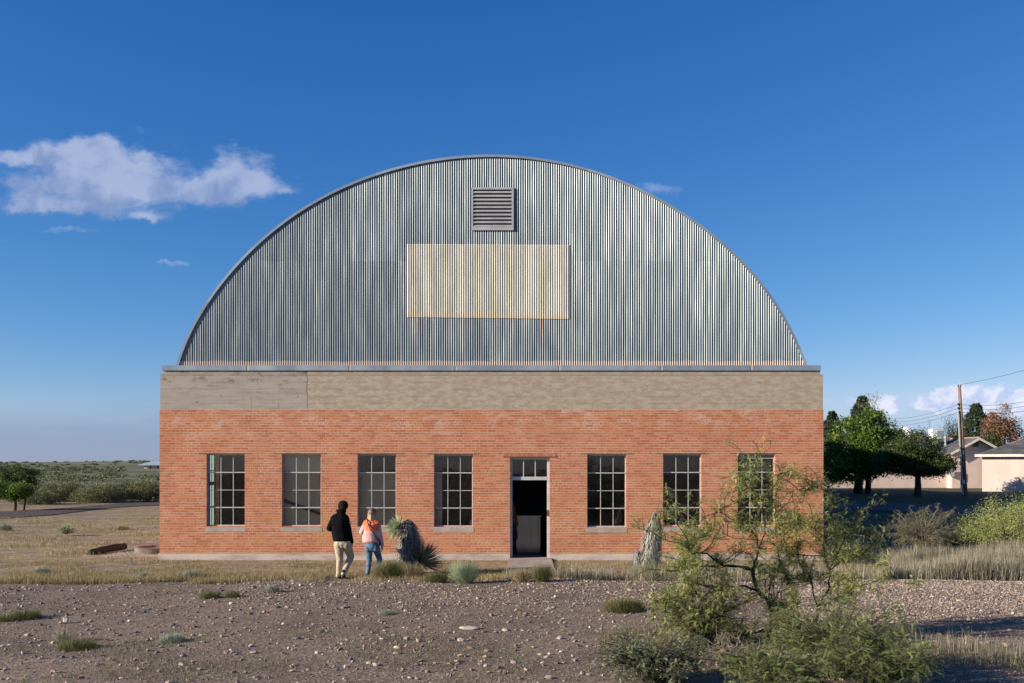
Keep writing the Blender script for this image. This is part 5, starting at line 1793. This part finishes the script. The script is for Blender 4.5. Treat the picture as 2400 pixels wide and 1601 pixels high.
fi = np.array([(0, 11, 5), (0, 5, 1), (0, 1, 7), (0, 7, 10), (0, 10, 11), (1, 5, 9), (5, 11, 4), (11, 10, 2), (10, 7, 6), (7, 1, 8), (3, 9, 4), (3, 4, 2), (3, 2, 6), (3, 6, 8), (3, 8, 9), (4, 9, 5), (2, 4, 11), (6, 2, 10), (8, 6, 7), (9, 8, 1)])
ov_ = np.array([(1, 0, 0), (-1, 0, 0), (0, 1, 0), (0, -1, 0), (0, 0, 1), (0, 0, -1)], float)
of_ = np.array([(0, 2, 4), (2, 1, 4), (1, 3, 4), (3, 0, 4), (2, 0, 5), (1, 2, 5), (3, 1, 5), (0, 3, 5)])


def stones(mb, x, y, size, base, fcs, tint, sink=.3):
    n = len(x); k = len(base)
    z = gh(x, y)
    sc = size[:, None] * (.6 + .7 * rng.random((n, 3))) * np.array([1, 1, .62])
    a = rng.random(n) * 6.283
    jit = base[None] * (1 + .28 * rng.normal(size=(n, k, 1)))
    v = jit * sc[:, None, :]
    ca_, sa_ = np.cos(a)[:, None], np.sin(a)[:, None]
    v = np.stack([v[..., 0] * ca_ - v[..., 1] * sa_, v[..., 0] * sa_ + v[..., 1] * ca_, v[..., 2]], -1)
    v = v + np.stack([x, y, z + size * sink], -1)[:, None, :]
    mb.V.append(v.reshape(-1, 3).astype(np.float32)); mb.T.append(np.repeat(tint, k).astype(np.float32))
    mb.F.setdefault(3, []).append((fcs[None] + (np.arange(n) * k)[:, None, None]).reshape(-1, 3) + mb.n)
    mb.n += n * k


mb = MB()
n = 42000
x, y = scatter(n, 10.2, 20.9, u_(-80), u_(2480), -9)
stones(mb, x, y, .006 + .009 * rng.random(len(x)) ** 2, ov_, of_, np.clip(rng.normal(size=len(x)) * .2 + .45, 0, .9))
# the edge of the gravel bed and its right half are coarser and paler
x, y = scatter(15000, 16.5, 21.5, u_(560), u_(2480), -.6)
stones(mb, x, y, .010 + .018 * rng.random(len(x)) ** 2, ov_, of_, np.clip(rng.normal(size=len(x)) * .2 + .6, 0, 1))
x, y = scatter(12000, 14.5, 21.3, u_(1850), u_(2480), -9)
stones(mb, x, y, .010 + .016 * rng.random(len(x)) ** 2, ov_, of_, np.clip(rng.normal(size=len(x)) * .18 + .68, 0, 1))
x, y = scatter(3200, 10.2, 21.2, u_(-80), u_(2480), -9)
stones(mb, x, y, .016 + .022 * rng.random(len(x)) ** 2, iv, fi, np.clip(rng.normal(size=len(x)) * .25 + .58, 0, 1))
tag(obj('gravel', mb, m_stone), 'loose mixed pinkish grey gravel covering the foreground ground', 'gravel', kind='stuff')

# bigger stones one can count
def rockmesh(seed):
    r2 = np.random.default_rng(seed)
    import bmesh
    bm = bmesh.new(); bmesh.ops.create_icosphere(bm, subdivisions=2, radius=1)
    dirs = rdir(7, r2)
    for v in bm.verts:
        p = np.array(v.co)
        for d_ in dirs:
            dd_ = p @ d_ - .62
            if dd_ > 0: p = p - d_ * dd_ * .85
        p = p * (1 + .05 * r2.normal())
        v.co = (p[0], p[1] * .8, p[2] * .62)
    me = bpy.data.meshes.new('stone'); bm.to_mesh(me); bm.free()
    return me
kinds = [
    ('small pale cream stone lying loose on the gravel', simple('cream_rock', [(.38, .31, .24), (.54, .47, .38)], .9, scale=1.5, bump=.3), 'pale cream stones on the gravel'),
    ('small dusty pink-brown stone lying loose on the gravel', simple('pink_rock', [(.26, .18, .15), (.38, .28, .23)], .9, scale=1.5, bump=.3), 'pink-brown stones on the gravel'),
    ('small dark grey stone lying loose on the gravel', simple('dark_rock', [(.09, .085, .09), (.17, .16, .16)], .9, scale=1.5, bump=.3), 'dark grey stones on the gravel'),
    ('small orange-red brick-like fragment lying loose on the gravel', simple('orange_rock', [(.38, .14, .07), (.50, .24, .14)], .9, scale=1.5, bump=.3), 'orange-red fragments on the gravel'),
]
rms = []
for ki in range(4):
    for s_ in range(3):
        me = rockmesh(ki * 7 + s_); me.materials.append(kinds[ki][1]); rms.append(me)
taken = []
for i in range(190):
    u = u_(20 + 2360 * rng.random()); d_ = 11.9 + 8.8 * rng.random()
    if i < 16: u, d_ = u_(870 + 70 * rng.normal()), 12.3 + .35 * rng.normal()
    if u > u_(1480) and u < u_(2080) and d_ < 15: continue
    x, y = u * d_, d_ - 26
    ki = int(rng.choice(4, p=[.36, .38, .21, .05]))
    o = bpy.data.objects.new('stone', rms[ki * 3 + int(rng.integers(3))])
    C.objects.link(o)
    s_ = .018 + .030 * rng.random() ** 1.6
    o.scale = (s_ * (.8 + .6 * rng.random()), s_, s_ * (.7 + .5 * rng.random()))
    o.location = (x, y, gz(x, y) + s_ * .25); o.rotation_euler = (rng.normal() * .2, rng.normal() * .2, rng.random() * 6.283)
    tag(o, kinds[ki][0], 'stone', kinds[ki][2])
for (a, c, s_, ki, lab) in ((402 / 2.612, 1300 + 420 / 2.612, .085, 0, 'upright pale tan stone with a flat top in the left foreground gravel'),
                            (1096, 1475, .12, 0, 'long flat pale stone lying mid gravel right of centre'),
                            (406, 1423, .075, 1, 'brownish stone pair mate resting in shadow left of centre gravel'),
                            (340, 1429, .085, 2, 'flat dark grey stone on the gravel below the first window')):
    p = gp(a, c)
    o = bpy.data.objects.new('stone', rms[ki * 3]); C.objects.link(o)
    up = 1.7 if 'upright' in lab else .5
    o.scale = (s_ * (.6 if up > 1 else 1.3), s_ * .7, s_ * up); o.location = (p.x, p.y, p.z + s_ * up * .25)
    tag(o, lab, 'stone')

# ------------------------------------------------------------------ people
m_skin = simple('skin', [(.46, .26, .18), (.55, .33, .24)], .55, scale=6)
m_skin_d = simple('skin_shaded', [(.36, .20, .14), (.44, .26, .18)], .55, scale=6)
m_fleece_b, b = new_mat('black_fleece')
P = b.n('ShaderNodeTexCoord').outputs['Object']
fold = b.noise(b.scale(P, (9, 9, 2.5)), 1.0, 4, .55)
principled(b, b.mix(fold, (.004, .004, .005), (.009, .009, .011)), .95, 0, b.bump(fold, .9, .05), .05)
m_khaki, b = new_mat('khaki_cotton')
P = b.n('ShaderNodeTexCoord').outputs['Object']
fold = b.noise(b.vm('ADD', b.scale(P, (7, 7, 5)), b.scale(b.noise(P, 3, 2, .5, color=True), (2, 2, 2))), 1.0, 4, .6)
principled(b, b.mix(fold, (.36, .29, .20), (.50, .42, .31)), .9, 0, b.bump(fold, 1.0, .05), .1)
m_denim, b = new_mat('blue_denim')
P = b.n('ShaderNodeTexCoord').outputs['Object']
fold = b.noise(b.scale(P, (7, 7, 9)), 1.0, 4, .6)
principled(b, b.mix(b.step(fold, .3, .7), (.045, .10, .17), (.13, .22, .31)), .9, 0, b.bump(fold, .9, .04), .1)
m_black = simple('black_leather', [(.010, .010, .012), (.02, .02, .022)], .6)
m_hairb = simple('black_hair', [(.005, .004, .004), (.011, .009, .008)], .8, scale=40, stretch=(1, 1, .2), bump=.8, spec=.15)
m_hairl, b = new_mat('blond_hair')
P = b.n('ShaderNodeTexCoord').outputs['Object']
hn = b.noise(b.scale(P, (40, 40, 3)), 1.0, 4, .6)
_, _, zl = b.sep(P)
principled(b, b.mix(b.step(b.m('ADD', zl, b.m('MULTIPLY', hn, .06)), 1.58, 1.44), (.10, .065, .045), b.mix(hn, (.15, .10, .06), (.42, .31, .18))), .5, 0, b.bump(hn, .8, .01))
m_sole = simple('boot_rubber', [(.02, .02, .022), (.04, .04, .042)], .8)
m_patch = simple('sleeve_patch', [(.35, .45, .75), (.60, .66, .80)], .7, scale=60)


def remesh(o, vox, smooth=6, fac=.5):
    m = o.modifiers.new('remesh', 'REMESH'); m.mode = 'VOXEL'; m.voxel_size = vox; m.use_smooth_shade = True
    s_ = o.modifiers.new('smooth', 'SMOOTH'); s_.factor = fac; s_.iterations = smooth


def hand(mb, wrist, dv, palm_n, side, sc=1.0, curl=.5):
    """palm and five curled fingers; dv points from the wrist to the knuckles, side puts the thumb"""
    dv = Vector(dv).normalized(); pn = Vector(palm_n).normalized(); sd_ = dv.cross(pn).normalized() * side
    w0 = Vector(wrist)
    for k in (-1, 0, 1):
        mb.capsule(w0 + sd_ * k * .010 * sc, w0 + dv * .085 * sc + sd_ * k * .024 * sc, .017 * sc, .0145 * sc, 10)
    Ls = (.078, .072, .066, .052)
    order_ = (.3, 1, .0, -1)
    for i, off_ in enumerate((.033, .011, -.011, -.032)):
        L = (.066, .076, .070, .054)[i] * sc
        p = w0 + dv * (.090 - abs(off_ - .011) * .18) * sc + sd_ * off_ * sc
        d1 = (dv + pn * curl * .5).normalized(); d2 = (dv + pn * curl * 1.3).normalized(); d3 = (dv * .6 + pn * curl * 2.2).normalized()
        q1 = p + d1 * L * .45; q2_ = q1 + d2 * L * .32; q3 = q2_ + d3 * L * .23
        mb.capsule(p - dv * .012, q1, .0088 * sc, .0080 * sc, 8); mb.capsule(q1, q2_, .0080 * sc, .0074 * sc, 8); mb.capsule(q2_, q3, .0074 * sc, .0064 * sc, 8)
    t0 = w0 + dv * .022 * sc + sd_ * .022 * sc
    t1 = t0 + (sd_ * .75 + dv * .75 + pn * .35).normalized() * .042 * sc
    t2 = t1 + (dv + sd_ * .2 + pn * .4).normalized() * .030 * sc
    mb.capsule(t0, t1, .013 * sc, .0105 * sc, 9); mb.capsule(t1, t2, .0100 * sc, .0078 * sc, 9)


def person(name, label, px_base, py_base, d, J, top_m, leg_m, hair_m, shoe_m, female=False, skin=m_skin, yaw=0.0):
    o3 = px(px_base, py_base, d)
    z0 = gz(o3.x, o3.y)
    base = Vector((o3.x, o3.y, z0))
    root = thing(name, tuple(base), label, 'person')
    cy, sy_ = math.cos(yaw), math.sin(yaw)
    def T(p): return (base.x + p[0], base.y + p[1], base.z + p[2])
    B = MB()
    H = J['head']                       # head centre
    look = J.get('look', (0, 1, 0)); lk = Vector(look).normalized(); side_ = lk.cross(Vector((0, 0, 1))).normalized(); upv = side_.cross(lk)
    Rm = Matrix((side_, lk, upv)).transposed()
    def HP(a, b_, c_): return tuple(Vector(T(H)) + Rm @ Vector((a, b_, c_)))
    B.ell(T(H), (.074, .092, .108), 18, 12, Rm)
    B.ell(HP(0, .035, -.06), (.055, .06, .06), 14, 10, Rm)       # jaw
    B.capsule(HP(0, .088, .015), HP(0, .108, -.02), .011, .015, 8)   # nose
    B.ell(HP(0, .092, -.052), (.022, .010, .007), 10, 6, Rm)        # lips
    for s_ in (-1, 1): B.ell(HP(s_ * .076, -.005, -.01), (.010, .018, .030), 10, 8, Rm)   # ears
    B.capsule(T(J['neck']), HP(0, -.015, -.07), .056, .052)
    # trunk
    N, S, Wt, Hp = J['neck'], J['chest'], J['waist'], J['hip']
    tw = J['w']
    B.loft([(*T(Hp)[:2], base.z + Hp[2] - .08, tw[3] * .8, .09), (*T(Hp)[:2], base.z + Hp[2] + .02, tw[3] * .92, .10), (*T(Wt)[:2], base.z + Wt[2], tw[2] * .85, .085),
            (*T(S)[:2], base.z + S[2], tw[1] * .85, .10), (*T(S)[:2], base.z + J['shl'][2] - .02, tw[0] * .80, .08), (*T(N)[:2], base.z + N[2], .055, .055)])
    for a in ('l', 'r'):
        sh, el, wr = J['sh' + a], J['el' + a], J['wr' + a]
        B.capsule(T(sh), T(el), .047, .037); B.capsule(T(el), T(wr), .037, .025)
        hp_, kn, an, toe = J['hp' + a], J['kn' + a], J['an' + a], J['toe' + a]
        B.capsule(T(hp_), T(kn), .078, .050); B.capsule(T(kn), T(an), .050, .035); B.capsule(T(an), T(toe), .034, .028)
        hand(B, T(wr), J['hd' + a], J['pn' + a], 1 if a == 'l' else -1, .93 if female else 1.0)
    body = obj('body', B, skin, root); remesh(body, .0065, 3, .4)
    # jacket: torso, sleeves, collar
    K = MB()
    bulk = J.get('bulk', .02)
    hem = J['hem']
    K.loft([(base.x + hem[0], base.y + hem[1], base.z + hem[2], tw[3] + bulk * .5, .125 + bulk * .3), (base.x + hem[0], base.y + hem[1], base.z + hem[2] + .05, tw[3] + bulk, .135 + bulk * .5),
            (*T(Wt)[:2], base.z + Wt[2] + .03, tw[2] + bulk, .125 + bulk * .5), (*T(S)[:2], base.z + S[2] - .05, tw[1] + bulk * .8, .135 + bulk * .5),
            (*T(S)[:2], base.z + S[2] + .06, tw[1] + bulk * .7, .125 + bulk * .3), (*T(S)[:2], base.z + J['shl'][2] + .01, tw[0] * .86, .095), (*T(N)[:2], base.z + J['shl'][2] + .065, tw[0] * .58, .08),
            (*T(N)[:2], base.z + N[2] - .03, .085, .078), (*T(N)[:2], base.z + N[2] + .0, J.get('cr', .072), .074), (*T(N)[:2], base.z + N[2] + J.get('collar', .05), J.get('cr', .072) * .97, .072)], 28)
    for a in ('l', 'r'):
        sh, el, wr = J['sh' + a], J['el' + a], J['wr' + a]
        cuff = Vector(T(wr)).lerp(Vector(T(el)), .06)
        K.capsule(T(sh), T(el), .068 + bulk * .35, .056 + bulk * .4, 16); K.capsule(T(el), cuff, .056 + bulk * .4, .040 + bulk * .15, 16)
    for a in ('l', 'r'):
        K.capsule(Vector(T(N)) + Vector((0, 0, -.062)), Vector(T(J['sh' + a])) + Vector((0, 0, .012)), .080, .066 + bulk * .2, 14)
    jk = obj('jacket', K, top_m, root); remesh(jk, .009, 5)
    # trousers
    L = MB()
    L.loft([(*T(Hp)[:2], base.z + Hp[2] - .10, tw[3] * .80, .105), (*T(Hp)[:2], base.z + Hp[2] - .03, tw[3] * .95, .13), (*T(Hp)[:2], base.z + Hp[2] + .06, tw[3] * .92, .122), (*T(Wt)[:2], base.z + Wt[2] - .04, tw[2] * .88, .095)], 24)
    lr = J['legr']
    for a in ('l', 'r'):
        hp_, kn, an = J['hp' + a], J['kn' + a], J['an' + a]
        L.ell((T(hp_)[0], T(hp_)[1] - .035, T(hp_)[2] - .0), (.088, .09, .10), 14, 10)
        L.capsule(T(hp_), T(kn), lr[0], lr[1], 18); L.capsule(T(kn), T(an), lr[1], lr[2], 18)
    tr_ = obj('trousers', L, leg_m, root); remesh(tr_, .009, 5)
    for a in ('l', 'r'):
        an, toe = Vector(T(J['an' + a])), Vector(T(J['toe' + a]))
        Sx = MB(); fwd = (toe - an); heel = an - Vector((fwd.x, fwd.y, 0)) * .22
        Sx.capsule(an + Vector((0, 0, .05)), an + Vector((0, 0, -.02)), .046, .048, 14)
        Sx.capsule(heel + Vector((0, 0, -.045)), an.lerp(toe, .5) + Vector((0, 0, -.02)), .042, .046, 14)
        Sx.capsule(an.lerp(toe, .5) + Vector((0, 0, -.015)), toe, .046, .036, 14)
        so = obj('shoe', Sx, shoe_m, root); remesh(so, .008, 3)
    # hair
    Hm = MB()
    if female:
        Hm.ell(HP(0, -.012, .022), (.094, .104, .100), 18, 12, Rm)
        for k in range(9):
            a = (k - 4) / 4
            Hm.capsule(HP(a * .072, -.055 + abs(a) * .05, .02), HP(a * .090, -.070 + abs(a) * .055, -.165 - .012 * rng.normal()), .038, .022, 10)
    else:
        Hm.ell(HP(0, -.012, .018), (.114, .120, .112), 20, 14, Rm)
        Hm.ell(HP(0, -.058, -.040), (.092, .052, .062), 16, 10, Rm)
        for k in range(26):
            q = rdir(1)[0]; q[2] = abs(q[2]) * .8; q[1] = q[1] - .2
            Hm.ell(HP(q[0] * .078, q[1] * .09, .025 + q[2] * .095), (.020, .020, .016), 8, 6)
    hr = obj('hair', Hm, hair_m, root); remesh(hr, .006, 2)
    for s_ in (-1, 1):
        e = MB(); e.ell(HP(s_ * .030, .080, .008), (.011, .008, .008), 10, 8, Rm)
        obj('eye', e, m_black, root)
    return root, T, HP


k = 781.0
def pj(cx, cy, y=0.0, x0=430, g0=1470): return ((cx - x0) / k, y, (g0 - cy) / k)


MJ = dict(head=pj(484, 205, .03), look=(.45, .85, -.28), neck=pj(452, 305, 0), chest=pj(430, 470, 0), waist=pj(445, 700, 0), hip=pj(480, 850, 0),
          shl=pj(322, 418, 0), shr=pj(535, 420, 0), ell=pj(243, 590, -.02), elr=pj(585, 620, -.02), wrl=pj(315, 650, .22), wrr=pj(638, 850, .02),
          hdl=(.3, 1, .2), hdr=(-.08, .1, -1), pnl=(.8, 0, -.5), pnr=(-.9, .3, 0),
          hpl=pj(405, 880, 0), hpr=pj(545, 880, 0), knl=pj(425, 1130, .02), knr=pj(598, 1105, .18), anl=pj(402, 1425, .0), anr=pj(505, 1375, -.12),
          toel=pj(400, 1448, .15), toer=pj(500, 1440, .02), w=(.195, .185, .185, .185), hem=pj(462, 815, 0), legr=(.112, .078, .056), bulk=.022, collar=.062, cr=.115)
man, T, HP = person('person', 'man seen from behind in a black fleece jacket and khaki trousers', 797, 1354, 21.9, MJ, m_fleece_b, m_khaki, m_hairb, m_black)
mb = MB(); q = T(pj(593, 493, -.0)); mb.ell((q[0] + .022, q[1] - .035, q[2]), (.030, .035, .013), 10, 8)
obj('sleeve_patch', mb, m_patch, man)

m_ffleece, b = new_mat('two_tone_fleece')
P = b.n('ShaderNodeTexCoord').outputs['Object']
x_, y_, z_ = b.sep(P)
xc = b.m('ABSOLUTE', b.m('SUBTRACT', x_, .02))
line = b.m('ADD', 1.085, b.m('MULTIPLY', b.step(xc, .150, .165), .115))
up_ = b.step(z_, line, b.m('ADD', line, .006))
nn = b.noise(b.scale(P, (8, 8, 4)), 1.0, 5, .6)
colr = b.mix(up_, b.mix(nn, (.56, .30, .28), (.68, .41, .38)), b.mix(nn, (.78, .15, .065), (.84, .22, .10)))
coll = b.step(z_, 1.372, 1.378)
colr = b.mix(coll, colr, (.03, .02, .06))
principled(b, colr, .95, 0, b.bump(nn, .8, .04), .1)
WJ = dict(head=pj(990, 300, .02, 985, 1450), look=(.25, .95, -.12), neck=pj(985, 390, 0, 985, 1450), chest=pj(980, 530, 0, 985, 1450), waist=pj(965, 720, 0, 985, 1450), hip=pj(985, 880, 0, 985, 1450),
          shl=pj(886, 482, 0, 985, 1450), shr=pj(1078, 482, 0, 985, 1450), ell=pj(812, 630, -.02, 985, 1450), elr=pj(1115, 660, -.03, 985, 1450), wrl=pj(850, 690, .2, 985, 1450), wrr=pj(1160, 870, .03, 985, 1450),
          hdl=(.3, 1, .3), hdr=(.02, .15, -1), pnl=(.8, 0, -.5), pnr=(-.9, .3, 0),
          hpl=pj(925, 905, 0, 985, 1450), hpr=pj(1050, 905, 0, 985, 1450), knl=pj(935, 1130, .03, 985, 1450), knr=pj(1105, 1120, .14, 985, 1450), anl=pj(905, 1400, 0, 985, 1450), anr=pj(1075, 1380, -.08, 985, 1450),
          toel=pj(903, 1430, .13, 985, 1450), toer=pj(1075, 1425, .04, 985, 1450), w=(.160, .155, .165, .170), hem=pj(965, 812, 0, 985, 1450), legr=(.092, .060, .048), bulk=.025, collar=.03)
woman, TW, _ = person('person', 'woman seen from behind in an orange and pink fleece and blue jeans', 872, 1352, 21.9, WJ, m_ffleece, m_denim, m_hairl, m_black, female=True)
m_strap = simple('bag_fabric', [(.02, .015, .02), (.035, .03, .04)], .8)
m_bag = simple('navy_pouch', [(.012, .014, .035), (.03, .03, .06)], .8)
bag = thing('crossbody_bag', TW(pj(1095, 800, -.06, 985, 1450)), 'dark crossbody bag worn by the woman in the pink fleece', 'bag')
mb = MB()
sp_ = [(905, 400, .05), (912, 418, -.085), (935, 490, -.150), (975, 570, -.175), (1020, 625, -.178), (1062, 690, -.172), (1098, 755, -.10)]
mb.tube([TW(pj(a, c_, y_, 985, 1450)) for a, c_, y_ in sp_], .013, 6, flat=1)
obj('strap', mb, m_strap, bag)
mb = MB(); q = TW(pj(1112, 815, -.02, 985, 1450)); mb.ell(q, (.035, .10, .085), 14, 10)
obj('pouch', mb, m_bag, bag, smooth=True)

# a third figure inside the doorway, half hidden by the left jamb
IJ = dict(MJ)
m_navy = simple('navy_cloth', [(.012, .016, .032), (.02, .03, .055)], .9)
m_rustc = simple('rust_cloth', [(.10, .03, .015), (.14, .05, .02)], .9)
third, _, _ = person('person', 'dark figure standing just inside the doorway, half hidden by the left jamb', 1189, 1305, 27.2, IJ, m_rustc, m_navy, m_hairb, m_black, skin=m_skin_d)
for o in (third,):
    o.location.z = .05

print('objects', len(bpy.data.objects), 'faces', sum(len(m.polygons) for m in bpy.data.meshes))
